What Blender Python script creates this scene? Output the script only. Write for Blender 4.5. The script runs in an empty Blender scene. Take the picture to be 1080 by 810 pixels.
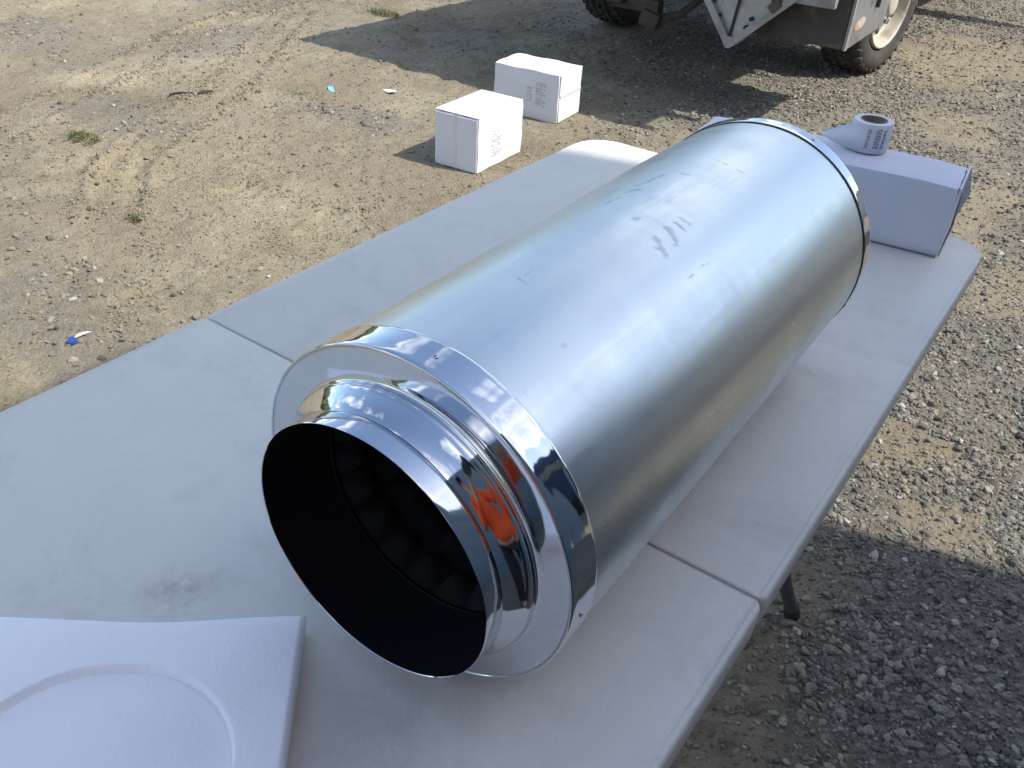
import bpy, bmesh, math, random
import numpy as np
from mathutils import Vector, Matrix, Euler
from math import sin, cos, pi, radians as R

random.seed(7)
rng = np.random.default_rng(7)
S = bpy.context.scene
COL = S.collection

# ------------------------------------------------------------------ camera
cam_d = bpy.data.cameras.new("camera")
cam = bpy.data.objects.new("camera", cam_d)
COL.objects.link(cam)
CAM_LOC = Vector((0.4775, -0.5636, 1.3191))
CAM_ROT = Euler((0.96309, -0.049265, 0.62479), 'XYZ')
cam.location = CAM_LOC
cam.rotation_euler = CAM_ROT
cam_d.sensor_fit = 'HORIZONTAL'
cam_d.sensor_width = 36.0
cam_d.lens = 30.485
cam_d.clip_start = 0.02
cam_d.clip_end = 1200
S.camera = cam

# ------------------------------------------------------------------ light
SUN_EL = R(48.7)
SUN_DIR = Vector((0.958 * cos(SUN_EL), 0.287 * cos(SUN_EL), sin(SUN_EL))).normalized()
W = bpy.data.worlds.new("World")
S.world = W
W.use_nodes = True
wn, wl = W.node_tree.nodes, W.node_tree.links
wn.clear()
wo = wn.new('ShaderNodeOutputWorld')
bg = wn.new('ShaderNodeBackground')
bg.inputs['Strength'].default_value = 0.15
sky = wn.new('ShaderNodeTexSky')
sky.sky_type = 'NISHITA'
sky.sun_disc = False
sky.sun_elevation = SUN_EL
sky.sun_rotation = math.atan2(SUN_DIR.x, SUN_DIR.y)
sky.altitude = 100
sky.air_density = 1.0
sky.dust_density = 1.5
sky.ozone_density = 1.0
tc = wn.new('ShaderNodeTexCoord')
sep = wn.new('ShaderNodeSeparateXYZ')
wl.new(tc.outputs['Generated'], sep.inputs[0])
zz = wn.new('ShaderNodeMath'); zz.operation = 'MAXIMUM'; zz.inputs[1].default_value = 0.0
wl.new(sep.outputs['Z'], zz.inputs[0])
za = wn.new('ShaderNodeMath'); za.operation = 'ADD'; za.inputs[1].default_value = 0.18
wl.new(zz.outputs[0], za.inputs[0])
dv = wn.new('ShaderNodeVectorMath'); dv.operation = 'DIVIDE'
cmb = wn.new('ShaderNodeCombineXYZ')
for i in range(3): wl.new(za.outputs[0], cmb.inputs[i])
wl.new(tc.outputs['Generated'], dv.inputs[0]); wl.new(cmb.outputs[0], dv.inputs[1])
cn = wn.new('ShaderNodeTexNoise'); cn.inputs['Scale'].default_value = 1.3
cn.inputs['Detail'].default_value = 7; cn.inputs['Roughness'].default_value = 0.58
cn.inputs['Distortion'].default_value = 0.4
wl.new(dv.outputs[0], cn.inputs['Vector'])
cr = wn.new('ShaderNodeValToRGB')
cr.color_ramp.elements[0].position = 0.53; cr.color_ramp.elements[0].color = (0, 0, 0, 1)
cr.color_ramp.elements[1].position = 0.70; cr.color_ramp.elements[1].color = (0.8, 0.8, 0.8, 1)
wl.new(cn.outputs['Fac'], cr.inputs[0])
mx = wn.new('ShaderNodeMix'); mx.data_type = 'RGBA'
wl.new(cr.outputs[0], mx.inputs['Factor']); wl.new(sky.outputs[0], mx.inputs['A'])
mx.inputs['B'].default_value = (11.0, 10.9, 10.8, 1)
wl.new(mx.outputs['Result'], bg.inputs['Color'])
wl.new(bg.outputs[0], wo.inputs['Surface'])

sun_d = bpy.data.lights.new("sun", 'SUN')
sun_d.energy = 3.2
sun_d.angle = R(0.7)
sun_d.color = (1.0, 0.95, 0.86)
sun = bpy.data.objects.new("sun", sun_d)
COL.objects.link(sun)
sun.rotation_euler = SUN_DIR.to_track_quat('Z', 'Y').to_euler()
sun.location = (6, 2, 9)

S.view_settings.view_transform = 'Standard'
S.view_settings.look = 'None'
S.view_settings.gamma = 1
S.view_settings.use_curve_mapping = False
S.view_settings.exposure = 0.78


# ------------------------------------------------------------------ helpers
def nd(nt, t, **kw):
    n = nt.nodes.new(t)
    for k, v in kw.items():
        if k in n.inputs: n.inputs[k].default_value = v
        else: setattr(n, k, v)
    return n

def material(name, base, rough=0.5, metal=0.0, var=0.08, scale=12.0, bump=0.0, bscale=80.0, bdist=0.002,
             dark=None, dscale=4.0, dlo=0.5, dhi=0.7, roughvar=0.0, spec=0.5):
    """principled surface: base colour with noise variation, optional second colour in patches, fine bump"""
    m = bpy.data.materials.new(name); m.use_nodes = True
    nt = m.node_tree; L = nt.links
    b = nt.nodes['Principled BSDF']
    b.inputs['Roughness'].default_value = rough
    b.inputs['Metallic'].default_value = metal
    b.inputs['Specular IOR Level'].default_value = spec
    t = nd(nt, 'ShaderNodeTexCoord')
    n1 = nd(nt, 'ShaderNodeTexNoise', Scale=scale, Detail=6.0, Roughness=0.6)
    L.new(t.outputs['Object'], n1.inputs['Vector'])
    mr = nd(nt, 'ShaderNodeMapRange'); mr.inputs['From Min'].default_value = 0.3; mr.inputs['From Max'].default_value = 0.7
    mr.inputs['To Min'].default_value = 1 - var; mr.inputs['To Max'].default_value = 1 + var
    L.new(n1.outputs['Fac'], mr.inputs['Value'])
    vm = nd(nt, 'ShaderNodeVectorMath', operation='SCALE')
    vm.inputs[0].default_value = base[:3]
    L.new(mr.outputs[0], vm.inputs['Scale'])
    out = vm.outputs[0]
    if dark is not None:
        n2 = nd(nt, 'ShaderNodeTexNoise', Scale=dscale, Detail=8.0, Roughness=0.65, Distortion=0.5)
        L.new(t.outputs['Object'], n2.inputs['Vector'])
        m2 = nd(nt, 'ShaderNodeMapRange'); m2.inputs['From Min'].default_value = dlo; m2.inputs['From Max'].default_value = dhi
        L.new(n2.outputs['Fac'], m2.inputs['Value'])
        x = nd(nt, 'ShaderNodeMix', data_type='RGBA')
        L.new(m2.outputs[0], x.inputs['Factor']); L.new(out, x.inputs['A']); x.inputs['B'].default_value = (*dark, 1)
        out = x.outputs['Result']
    L.new(out, b.inputs['Base Color'])
    if roughvar:
        m3 = nd(nt, 'ShaderNodeMapRange'); m3.inputs['To Min'].default_value = rough - roughvar; m3.inputs['To Max'].default_value = rough + roughvar
        L.new(n1.outputs['Fac'], m3.inputs['Value']); L.new(m3.outputs[0], b.inputs['Roughness'])
    if bump:
        n4 = nd(nt, 'ShaderNodeTexNoise', Scale=bscale, Detail=4.0, Roughness=0.6)
        L.new(t.outputs['Object'], n4.inputs['Vector'])
        bp_ = nd(nt, 'ShaderNodeBump', Strength=bump, Distance=bdist)
        L.new(n4.outputs['Fac'], bp_.inputs['Height']); L.new(bp_.outputs[0], b.inputs['Normal'])
    return m

def empty(name, loc=(0, 0, 0), rz=0.0):
    o = bpy.data.objects.new(name, None); COL.objects.link(o)
    o.location = loc; o.rotation_euler = (0, 0, rz); o.empty_display_size = 0.05
    return o

def tag(o, label=None, cat=None, group=None, kind=None):
    if label: o['label'] = label
    if cat: o['category'] = cat
    if group: o['group'] = group
    if kind: o['kind'] = kind
    return o

def obj(name, bm, mat, parent=None, smooth=None, loc=None, rot=None):
    me = bpy.data.meshes.new(name)
    if smooth is not None:
        a = R(smooth)
        for f in bm.faces: f.smooth = True
        for e in bm.edges:
            if len(e.link_faces) == 2: e.smooth = e.calc_face_angle(0) < a
    bm.normal_update()
    bm.to_mesh(me); bm.free()
    if mat: me.materials.append(mat)
    o = bpy.data.objects.new(name, me); COL.objects.link(o)
    if parent: o.parent = parent
    if loc: o.location = loc
    if rot: o.rotation_euler = rot
    return o

def BM(): return bmesh.new()

def add_box(bm, c, s, bev=0.0, rot=None, seg=2):
    """box centre c, full size s"""
    t = bmesh.new()
    bmesh.ops.create_cube(t, size=1.0)
    bmesh.ops.scale(t, vec=s, verts=t.verts)
    if bev > 0: bmesh.ops.bevel(t, geom=t.edges[:], offset=bev, segments=seg, profile=0.6, affect='EDGES')
    if rot is not None: bmesh.ops.rotate(t, cent=(0, 0, 0), matrix=Euler(rot).to_matrix(), verts=t.verts)
    bmesh.ops.translate(t, vec=c, verts=t.verts)
    _merge(bm, t)
    return bm

def _merge(bm, t):
    vm = {}
    for v in t.verts: vm[v.index if False else v] = bm.verts.new(v.co)
    for f in t.faces:
        try: bm.faces.new([vm[v] for v in f.verts])
        except ValueError: pass
    t.free()

def add_tube(bm, pts, r, seg=12, caps=True):
    pts = [Vector(p) for p in pts]
    rs = r if isinstance(r, (list, tuple)) else [r] * len(pts)
    rings = []
    up = Vector((0, 0, 1))
    for i, p in enumerate(pts):
        d = (pts[min(i + 1, len(pts) - 1)] - pts[max(i - 1, 0)]).normalized()
        a = up if abs(d.dot(up)) < 0.95 else Vector((1, 0, 0))
        u = d.cross(a).normalized(); v = d.cross(u).normalized()
        rings.append([bm.verts.new(p + rs[i] * (cos(2 * pi * k / seg) * u + sin(2 * pi * k / seg) * v)) for k in range(seg)])
    for a, b in zip(rings, rings[1:]):
        for k in range(seg): bm.faces.new((a[k], a[(k + 1) % seg], b[(k + 1) % seg], b[k]))
    if caps:
        bm.faces.new(rings[0]); bm.faces.new(rings[-1][::-1])
    bmesh.ops.recalc_face_normals(bm, faces=bm.faces[:])
    return bm

def add_lathe(bm, prof, n=128, axis='Y', wob=0.0, closed=False, wn_=3, cap=False):
    """prof: list of (d, r) along axis"""
    rings = []
    ph = [random.uniform(0, 6.28) for _ in range(12)]
    for d, r in prof:
        ring = []
        for k in range(n):
            a = 2 * pi * k / n
            rr = r
            if wob: rr += wob * sum(sin((j + 2) * a * wn_ + ph[j] + d * 90 * (j + 1)) / (j + 1) for j in range(6))
            if axis == 'Y': co = (rr * cos(a), d, rr * sin(a))
            elif axis == 'X': co = (d, rr * cos(a), rr * sin(a))
            else: co = (rr * cos(a), rr * sin(a), d)
            ring.append(bm.verts.new(co))
        rings.append(ring)
    pairs = list(zip(rings, rings[1:]))
    if closed: pairs.append((rings[-1], rings[0]))
    for a, b in pairs:
        for k in range(n): bm.faces.new((a[k], a[(k + 1) % n], b[(k + 1) % n], b[k]))
    if cap:
        bm.faces.new(rings[0]); bm.faces.new(rings[-1][::-1])
    bmesh.ops.recalc_face_normals(bm, faces=bm.faces[:])
    return bm

def add_prism(bm, poly, y0, y1, plane='XZ'):
    def P3(p, d): return (p[0], d, p[1]) if plane == 'XZ' else ((d, p[0], p[1]) if plane == 'YZ' else (p[0], p[1], d))
    a = [bm.verts.new(P3(p, y0)) for p in poly]; b = [bm.verts.new(P3(p, y1)) for p in poly]
    n = len(poly)
    bm.faces.new(a); bm.faces.new(b[::-1])
    for i in range(n): bm.faces.new((a[i], a[(i + 1) % n], b[(i + 1) % n], b[i]))
    bmesh.ops.recalc_face_normals(bm, faces=bm.faces[:])
    return bm

def copy_tree(o, parent=None):
    c = o.copy(); COL.objects.link(c)
    if parent: c.parent = parent
    for ch in o.children: copy_tree(ch, c)
    return c

# value noise on arrays
_tab = rng.random((256, 256))
def vnoise(x, y):
    xi = np.floor(x).astype(int); yi = np.floor(y).astype(int)
    fx = x - xi; fy = y - yi
    fx = fx * fx * (3 - 2 * fx); fy = fy * fy * (3 - 2 * fy)
    a = _tab[xi & 255, yi & 255]; b = _tab[(xi + 1) & 255, yi & 255]
    c = _tab[xi & 255, (yi + 1) & 255]; d = _tab[(xi + 1) & 255, (yi + 1) & 255]
    return (a * (1 - fx) + b * fx) * (1 - fy) + (c * (1 - fx) + d * fx) * fy
def fbm(x, y, sc, oct=4, rough=0.5):
    s = 0; a = 1; t = 0
    for i in range(oct):
        s = s + a * vnoise(x * sc + 17.3 * i + 40, y * sc - 9.1 * i + 90); t += a; a *= rough; sc = sc * 2.03
    return s / t
def sstep(a, b, x):
    t = np.clip((x - a) / (b - a), 0, 1); return t * t * (3 - 2 * t)

# ------------------------------------------------------------------ ground fields
TRACKS = [[(-4.2, 3.6), (-3.13, 2.12), (-2.93, 1.68), (-2.65, 1.26), (-2.34, 1.0), (-1.94, 0.72), (-1.6, 0.3)],
          [(-4.6, 4.4), (-4.35, 3.3), (-4.21, 2.77), (-3.84, 2.06), (-3.46, 1.35), (-3.0, 0.6)],
          [(-2.2, 1.4), (-1.89, 1.36), (-1.7, 1.41), (-1.54, 1.53)]]
SANDY = [(-3.88, 1.53, .30, .16), (-1.83, .96, .14, .09), (-2.7, 1.9, .5, .3), (-1.75, 1.9, .6, .5), (0.05, 2.4, .25, .35), (0.42, 2.52, .25, .3), (-0.45, 5.9, .5, .9), (0.33, 1.42, .16, .16),
         (0.27, 0.66, .14, .30), (0.28, 0.40, .16, .18), (-2.2, .9, .35, .3), (-2.9, 2.7, .5, .4), (-3.3, 4.6, .6, .6), (0.1, 3.2, .2, .5), (.5, 1.2, .12, .1), (-0.2, 4.3, .25, .4)]
STONY = [(-4.64, 2.07, .7, .4), (-3.98, 2.79, .35, .35), (-4.5, 3.7, .6, .5), (-2.46, 0.74, .45, .28), (-1.95, 0.50, .3, .25), (-3.18, 1.62, .5, .2), (-1.93, 1.84, .28, .22),
         (-1.6, .45, .35, .2), (-4.9, 1.6, .5, .2), (-3.3, 1.0, .3, .2), (-1.0, .9, .3, .3), (-5.0, 5.2, 1.2, .8), (-2.4, 2.4, .3, .2)]
def blobs(x, y, L):
    s = np.zeros_like(x)
    nx = (fbm(x, y, 5.0, 4) - .5) * 1.1; ny = (fbm(x + 31, y + 7, 5.0, 4) - .5) * 1.1
    for cx, cy, rx, ry in L:
        d = np.sqrt(((x - cx) / rx + nx) ** 2 + ((y - cy) / ry + ny) ** 2)
        s = np.maximum(s, 1 - sstep(.55, 1.15, d))
    return s
def gravel_f(x, y):
    """0..1 how stony the yard is"""
    edge = -1.35 + (fbm(x, y, 1.1, 3) - .5) * 1.2 - .75 * np.clip(y - 3.2, 0, 3)
    right = sstep(edge - .35, edge + .5, x) * sstep(-.4, .2, x + 0.55 * y - 0.2)
    right = np.maximum(right, .6 * sstep(4.2, 6.5, y + .3 * x))
    right = right * (.72 + .5 * (fbm(x, y, 2.4, 4) - .42))
    left = blobs(x, y, STONY) * .55
    g = np.maximum(right, left)
    return np.clip(g * (1 - .8 * blobs(x, y, SANDY)), 0, 1)
def track_h(x, y):
    h = np.zeros_like(x); m = np.zeros_like(x)
    for T in TRACKS:
        acc = 0
        for (x0, y0), (x1, y1) in zip(T, T[1:]):
            L = math.hypot(x1 - x0, y1 - y0); ux, uy = (x1 - x0) / L, (y1 - y0) / L
            s = (x - x0) * ux + (y - y0) * uy; w = -(x - x0) * uy + (y - y0) * ux
            inside = (s >= -.02) & (s <= L + .02)
            prof = (1 - sstep(.075, .10, np.abs(w)))
            lug = np.sign(np.sin(2 * pi * ((s + acc) / .075 + np.abs(w) * 6.0))) * .5 + .5
            berm = np.exp(-((np.abs(w) - .115) / .025) ** 2)
            hh = prof * (-.012 + .013 * lug) + berm * .016 * (.4 + fbm(x, y, 9, 3))
            wgt = inside.astype(float) * sstep(.30, .55, fbm(x, y, 1.7, 2))
            h = np.where(np.abs(h) > np.abs(hh * wgt), h, hh * wgt); m = np.maximum(m, wgt * prof)
            acc += L
    return h, m
FLAT = [(-1.68, 2.3, .22, .30), (-1.87, 3.0, .30, .25), (-.95, 4.95, .25, .25), (-2.5, 4.95, .25, .25), (.30, .75, .05, .05)]
def ground_h(x, y):
    amp = .012 * (fbm(x, y, .8, 3) - .5) + .016 * (fbm(x + 5, y + 3, 3.1, 3) - .5) + .022 * (fbm(x, y + 11, 11, 4, .6) - .5)
    g = gravel_f(x, y)
    rg = np.abs(fbm(x + 9, y, 6, 4, .6) - .5) * 2
    amp = amp - .008 * (1 - sstep(0, .18, rg)) * (1 - g)
    # pitted trampled dirt and small lumps
    amp = amp + .012 * (fbm(x, y, 28, 3, .7) - .5) + .009 * (fbm(x, y, 66, 2, .7) - .5)
    th, _ = track_h(x, y)
    amp = amp + th
    f = np.ones_like(x)
    for cx, cy, rx, ry in FLAT:
        d = np.maximum(np.abs(x - cx) / rx, np.abs(y - cy) / ry)
        f = np.minimum(f, sstep(.8, 1.5, d))
    return amp * (.15 + .85 * f) - .004

# ------------------------------------------------------------------ ground mesh
def axis(lo, hi, step, far):
    mid = np.arange(lo, hi, step)
    a = []; d = step; v = lo
    while v > -far: d *= 1.35; v -= d; a.append(v)
    b = []; d = step; v = mid[-1]
    while v < far: d *= 1.35; v += d; b.append(v)
    return np.concatenate([a[::-1], mid, b])
gx = axis(-6.2, 1.5, .013, 220); gy = axis(-.4, 9.0, .0165, 220)
X, Y = np.meshgrid(gx, gy, indexing='ij')
fade = sstep(-12, -6.2, X) * (1 - sstep(1.5, 4, X)) * sstep(-5, -.4, Y) * (1 - sstep(9, 14, Y))
Z = ground_h(X, Y) * np.clip(fade, 0, 1)
GR = gravel_f(X, Y); SA = blobs(X, Y, SANDY); TH, TM = track_h(X, Y)
nx_, ny_ = len(gx), len(gy)
verts = np.stack([X, Y, Z], -1).reshape(-1, 3)
idx = np.arange(nx_ * ny_).reshape(nx_, ny_)
fc = np.stack([idx[:-1, :-1], idx[1:, :-1], idx[1:, 1:], idx[:-1, 1:]], -1).reshape(-1, 4)
me = bpy.data.meshes.new("ground")
me.vertices.add(len(verts)); me.vertices.foreach_set("co", verts.astype(np.float32).ravel())
me.loops.add(fc.size); me.loops.foreach_set("vertex_index", fc.astype(np.int32).ravel())
me.polygons.add(len(fc)); me.polygons.foreach_set("loop_start", np.arange(0, fc.size, 4, dtype=np.int32))
me.polygons.foreach_set("loop_total", np.full(len(fc), 4, dtype=np.int32))
me.polygons.foreach_set("use_smooth", np.ones(len(fc), dtype=bool))
me.update(calc_edges=True)
for nm, arr in (("stony", GR), ("sandy", SA)):
    at = me.attributes.new(nm, 'FLOAT', 'POINT'); at.data.foreach_set("value", arr.astype(np.float32).ravel())
gm = bpy.data.materials.new("yard_dirt"); gm.use_nodes = True
nt = gm.node_tree; L = nt.links; b = nt.nodes['Principled BSDF']
b.inputs['Roughness'].default_value = .93; b.inputs['Specular IOR Level'].default_value = .25
t = nd(nt, 'ShaderNodeTexCoord')
def noise(sc, det=6, ro=.6, dist=0.0):
    n = nd(nt, 'ShaderNodeTexNoise', Scale=sc, Detail=float(det), Roughness=ro, Distortion=dist); L.new(t.outputs['Object'], n.inputs['Vector']); return n.outputs['Fac']
def ramp(src, stops):
    r = nd(nt, 'ShaderNodeValToRGB'); e = r.color_ramp.elements
    while len(e) < len(stops): e.new(.5)
    for el, (p_, c_) in zip(e, stops): el.position = p_; el.color = (*c_, 1) if len(c_) == 3 else c_
    L.new(src, r.inputs[0]); return r.outputs[0]
def mixc(f, a, b_, bt='MIX'):
    m = nd(nt, 'ShaderNodeMix', data_type='RGBA', blend_type=bt)
    if isinstance(f, float): m.inputs['Factor'].default_value = f
    else: L.new(f, m.inputs['Factor'])
    for s, v in (('A', a), ('B', b_)):
        if isinstance(v, tuple): m.inputs[s].default_value = (*v, 1)
        else: L.new(v, m.inputs[s])
    return m.outputs['Result']
def attr(n):
    a = nd(nt, 'ShaderNodeAttribute', attribute_name=n); return a.outputs['Fac']
dirt = ramp(noise(2.3, 8, .62, .3), [(.30, (.240, .208, .148)), (.5, (.325, .285, .205)), (.70, (.405, .362, .265))])
big = ramp(noise(.75, 5, .6, .8), [(.38, (.86, .84, .80)), (.5, (1, 1, 1)), (.62, (1.12, 1.10, 1.04))])
dirt = mixc(1.0, dirt, big, 'MULTIPLY')
fine = ramp(noise(55, 5, .7), [(.30, (.62, .60, .58)), (.5, (1, 1, 1)), (.72, (1.18, 1.18, 1.16))])
dirt = mixc(.8, dirt, fine, 'MULTIPLY')
grey = ramp(noise(38, 6, .7), [(.3, (.125, .115, .098)), (.5, (.215, .198, .165)), (.7, (.31, .285, .235))])
c1 = mixc(attr('stony'), dirt, grey)
c2 = mixc(ramp(attr('sandy'), [(.1, (0, 0, 0)), (1, (.55, .55, .55))]), c1, (.31, .258, .18))
pale = ramp(noise(1.1, 7, .7, .6), [(.62, (0, 0, 0)), (.72, (.4, .4, .4))])
c3 = mixc(pale, c2, (.37, .315, .225))
stain = ramp(noise(1.7, 7, .7, 1.0), [(.25, (.35, .35, .35)), (.33, (0, 0, 0))])
c4 = mixc(stain, c3, (.13, .106, .08))
L.new(c4, b.inputs['Base Color'])
vor = nd(nt, 'ShaderNodeTexVoronoi', Scale=95.0); L.new(t.outputs['Object'], vor.inputs['Vector'])
hh = nd(nt, 'ShaderNodeMath', operation='MULTIPLY_ADD'); L.new(vor.outputs['Distance'], hh.inputs[0]); hh.inputs[1].default_value = -.5
L.new(noise(130, 5, .75), hh.inputs[2])
bpn = nd(nt, 'ShaderNodeBump', Strength=1.0, Distance=.011); L.new(hh.outputs[0], bpn.inputs['Height']); L.new(bpn.outputs[0], b.inputs['Normal'])
me.materials.append(gm)
ground = bpy.data.objects.new("ground", me); COL.objects.link(ground)
tag(ground, "dusty gravel yard with tan dirt, tyre tracks and grey stony patches", kind='structure')

def gz(x, y):
    return float(ground_h(np.array([float(x)]), np.array([float(y)]))[0])

# ------------------------------------------------------------------ stones scattered over the yard
def stone_material(name, stops, scale):
    m = bpy.data.materials.new(name); m.use_nodes = True
    nt = m.node_tree; b = nt.nodes['Principled BSDF']; b.inputs['Roughness'].default_value = .88
    b.inputs['Specular IOR Level'].default_value = .3
    oi = nd(nt, 'ShaderNodeObjectInfo'); r = nd(nt, 'ShaderNodeValToRGB'); e = r.color_ramp.elements
    while len(e) < len(stops): e.new(.5)
    for el, (p_, c_) in zip(e, stops): el.position = p_; el.color = (*c_, 1)
    nt.links.new(oi.outputs['Random'], r.inputs[0])
    tcx = nd(nt, 'ShaderNodeTexCoord'); n = nd(nt, 'ShaderNodeTexNoise', Scale=scale, Detail=5.0, Roughness=.7)
    nt.links.new(tcx.outputs['Object'], n.inputs['Vector'])
    mr = nd(nt, 'ShaderNodeMapRange'); mr.inputs['From Min'].default_value = .3; mr.inputs['From Max'].default_value = .7
    mr.inputs['To Min'].default_value = .7; mr.inputs['To Max'].default_value = 1.25
    nt.links.new(n.outputs['Fac'], mr.inputs['Value'])
    vm = nd(nt, 'ShaderNodeVectorMath', operation='SCALE'); nt.links.new(r.outputs[0], vm.inputs[0]); nt.links.new(mr.outputs[0], vm.inputs['Scale'])
    nt.links.new(vm.outputs[0], b.inputs['Base Color'])
    bn = nd(nt, 'ShaderNodeBump', Strength=.5, Distance=.15); nt.links.new(n.outputs['Fac'], bn.inputs['Height']); nt.links.new(bn.outputs[0], b.inputs['Normal'])
    return m

def stone_tree(name, mat, flat, rough, shapes=8, sub=3):
    ng = bpy.data.node_groups.new(name, 'GeometryNodeTree')
    ng.interface.new_socket('Geometry', in_out='INPUT', socket_type='NodeSocketGeometry')
    ng.interface.new_socket('Geometry', in_out='OUTPUT', socket_type='NodeSocketGeometry')
    N, K = ng.nodes, ng.links
    gi = N.new('NodeGroupInput'); go = N.new('NodeGroupOutput')
    g2i = N.new('GeometryNodeGeometryToInstance')
    for i in range(shapes):
        ico = N.new('GeometryNodeMeshIcoSphere'); ico.inputs['Radius'].default_value = 1.0; ico.inputs['Subdivisions'].default_value = sub
        pos = N.new('GeometryNodeInputPosition')
        off = N.new('ShaderNodeVectorMath'); off.operation = 'ADD'; K.new(pos.outputs[0], off.inputs[0]); off.inputs[1].default_value = (i * 7.3, i * 3.1, i * 5.7)
        no = N.new('ShaderNodeTexNoise'); no.inputs['Scale'].default_value = .85; no.inputs['Detail'].default_value = 2.0; K.new(off.outputs[0], no.inputs['Vector'])
        vo = N.new('ShaderNodeTexVoronoi'); vo.feature = 'F1'; vo.inputs['Scale'].default_value = .9; K.new(off.outputs[0], vo.inputs['Vector'])
        ma = N.new('ShaderNodeMath'); ma.operation = 'MULTIPLY_ADD'; K.new(no.outputs['Fac'], ma.inputs[0]); ma.inputs[1].default_value = 1.1 * rough; ma.inputs[2].default_value = 1 - .55 * rough
        mb = N.new('ShaderNodeMath'); mb.operation = 'MULTIPLY_ADD'; K.new(vo.outputs['Distance'], mb.inputs[0]); mb.inputs[1].default_value = -.35 * rough; K.new(ma.outputs[0], mb.inputs[2])
        sc = N.new('ShaderNodeVectorMath'); sc.operation = 'SCALE'; K.new(pos.outputs[0], sc.inputs[0]); K.new(mb.outputs[0], sc.inputs['Scale'])
        ml = N.new('ShaderNodeVectorMath'); ml.operation = 'MULTIPLY'; K.new(sc.outputs[0], ml.inputs[0])
        rr = random.Random(i + 50); ml.inputs[1].default_value = (1.0, rr.uniform(.62, .9), flat * rr.uniform(.8, 1.25))
        sp = N.new('GeometryNodeSetPosition'); K.new(ico.outputs['Mesh'], sp.inputs['Geometry']); K.new(ml.outputs[0], sp.inputs['Position'])
        sm = N.new('GeometryNodeSetMaterial'); K.new(sp.outputs[0], sm.inputs['Geometry']); sm.inputs['Material'].default_value = mat
        ss = N.new('GeometryNodeSetShadeSmooth'); K.new(sm.outputs[0], ss.inputs['Geometry']); ss.inputs['Shade Smooth'].default_value = (i % 3 != 0)
        K.new(ss.outputs[0], g2i.inputs[0])
    iop = N.new('GeometryNodeInstanceOnPoints'); K.new(gi.outputs[0], iop.inputs['Points']); K.new(g2i.outputs[0], iop.inputs['Instance'])
    iop.inputs['Pick Instance'].default_value = True
    for nm, sock, ty in (('pick', 'Instance Index', 'INT'), ('turn', 'Rotation', 'FLOAT_VECTOR'), ('size', 'Scale', 'FLOAT')):
        na = N.new('GeometryNodeInputNamedAttribute'); na.data_type = ty; na.inputs['Name'].default_value = nm
        K.new(na.outputs[0], iop.inputs[sock])
    K.new(iop.outputs[0], go.inputs[0])
    return ng

def scatter(name, pts, size, tilt, mat, flat, rough, label, shapes=8, sub=3):
    me = bpy.data.meshes.new(name); n = len(pts)
    me.vertices.add(n); me.vertices.foreach_set("co", pts.astype(np.float32).ravel())
    a = me.attributes.new('size', 'FLOAT', 'POINT'); a.data.foreach_set('value', size.astype(np.float32))
    a = me.attributes.new('pick', 'INT', 'POINT'); a.data.foreach_set('value', rng.integers(0, shapes, n).astype(np.int32))
    rot = np.stack([rng.normal(0, tilt, n), rng.normal(0, tilt, n), rng.random(n) * 6.28], -1)
    a = me.attributes.new('turn', 'FLOAT_VECTOR', 'POINT'); a.data.foreach_set('vector', rot.astype(np.float32).ravel())
    me.materials.append(mat)
    o = bpy.data.objects.new(name, me); COL.objects.link(o)
    md = o.modifiers.new('scatter', 'NODES'); md.node_group = stone_tree(name, mat, flat, rough, shapes, sub)
    tag(o, label, kind='stuff')
    return o

# only the part of the yard near the view (with a margin on every side)
Rm = CAM_ROT.to_matrix()
def keep(x, y, margin=1.25):
    d = np.stack([x - CAM_LOC.x, y - CAM_LOC.y, np.full_like(x, -CAM_LOC.z)], -1) @ np.array(Rm)
    w = -d[:, 2]; u = d[:, 0] / w / .5905; v = d[:, 1] / w / .443
    return (w > 0) & (np.abs(u) < margin) & (np.abs(v) < margin + .1), w
def candidates(n, x0, x1, y0, y1):
    return rng.uniform(x0, x1, n), rng.uniform(y0, y1, n)
clump = lambda x, y: sstep(.40, .62, fbm(x, y, 4.5, 4, .6))

P, Q = [], []
def add_layer(n, smin, smax, power, dens, box):
    x, y = candidates(n, *box)
    k, w = keep(x, y); x, y, w = x[k], y[k], w[k]
    s = smin * (smax / smin) ** (rng.random(len(x)) ** power)
    s = s * .5
    p = dens(x, y)
    k = (rng.random(len(x)) < p) & (s > w * .0011)
    x, y, s = x[k], y[k], s[k]
    z = ground_h(x, y) + s * .12
    P.append(np.stack([x, y, z], -1)); Q.append(s)
# near yard, right of the table: dense crushed stone
add_layer(60000, .006, .029, 1.5, lambda x, y: gravel_f(x, y) * (.22 + .9 * clump(x, y)), (-.2, 1.6, -.4, 2.6))
add_layer(90000, .004, .012, 1.0, lambda x, y: gravel_f(x, y) ** .7, (-.2, 1.6, -.4, 2.6))
add_layer(900, .028, .046, 1.5, lambda x, y: gravel_f(x, y) * (.1 + .5 * clump(x, y)), (-.2, 1.6, -.4, 3.5))
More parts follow.
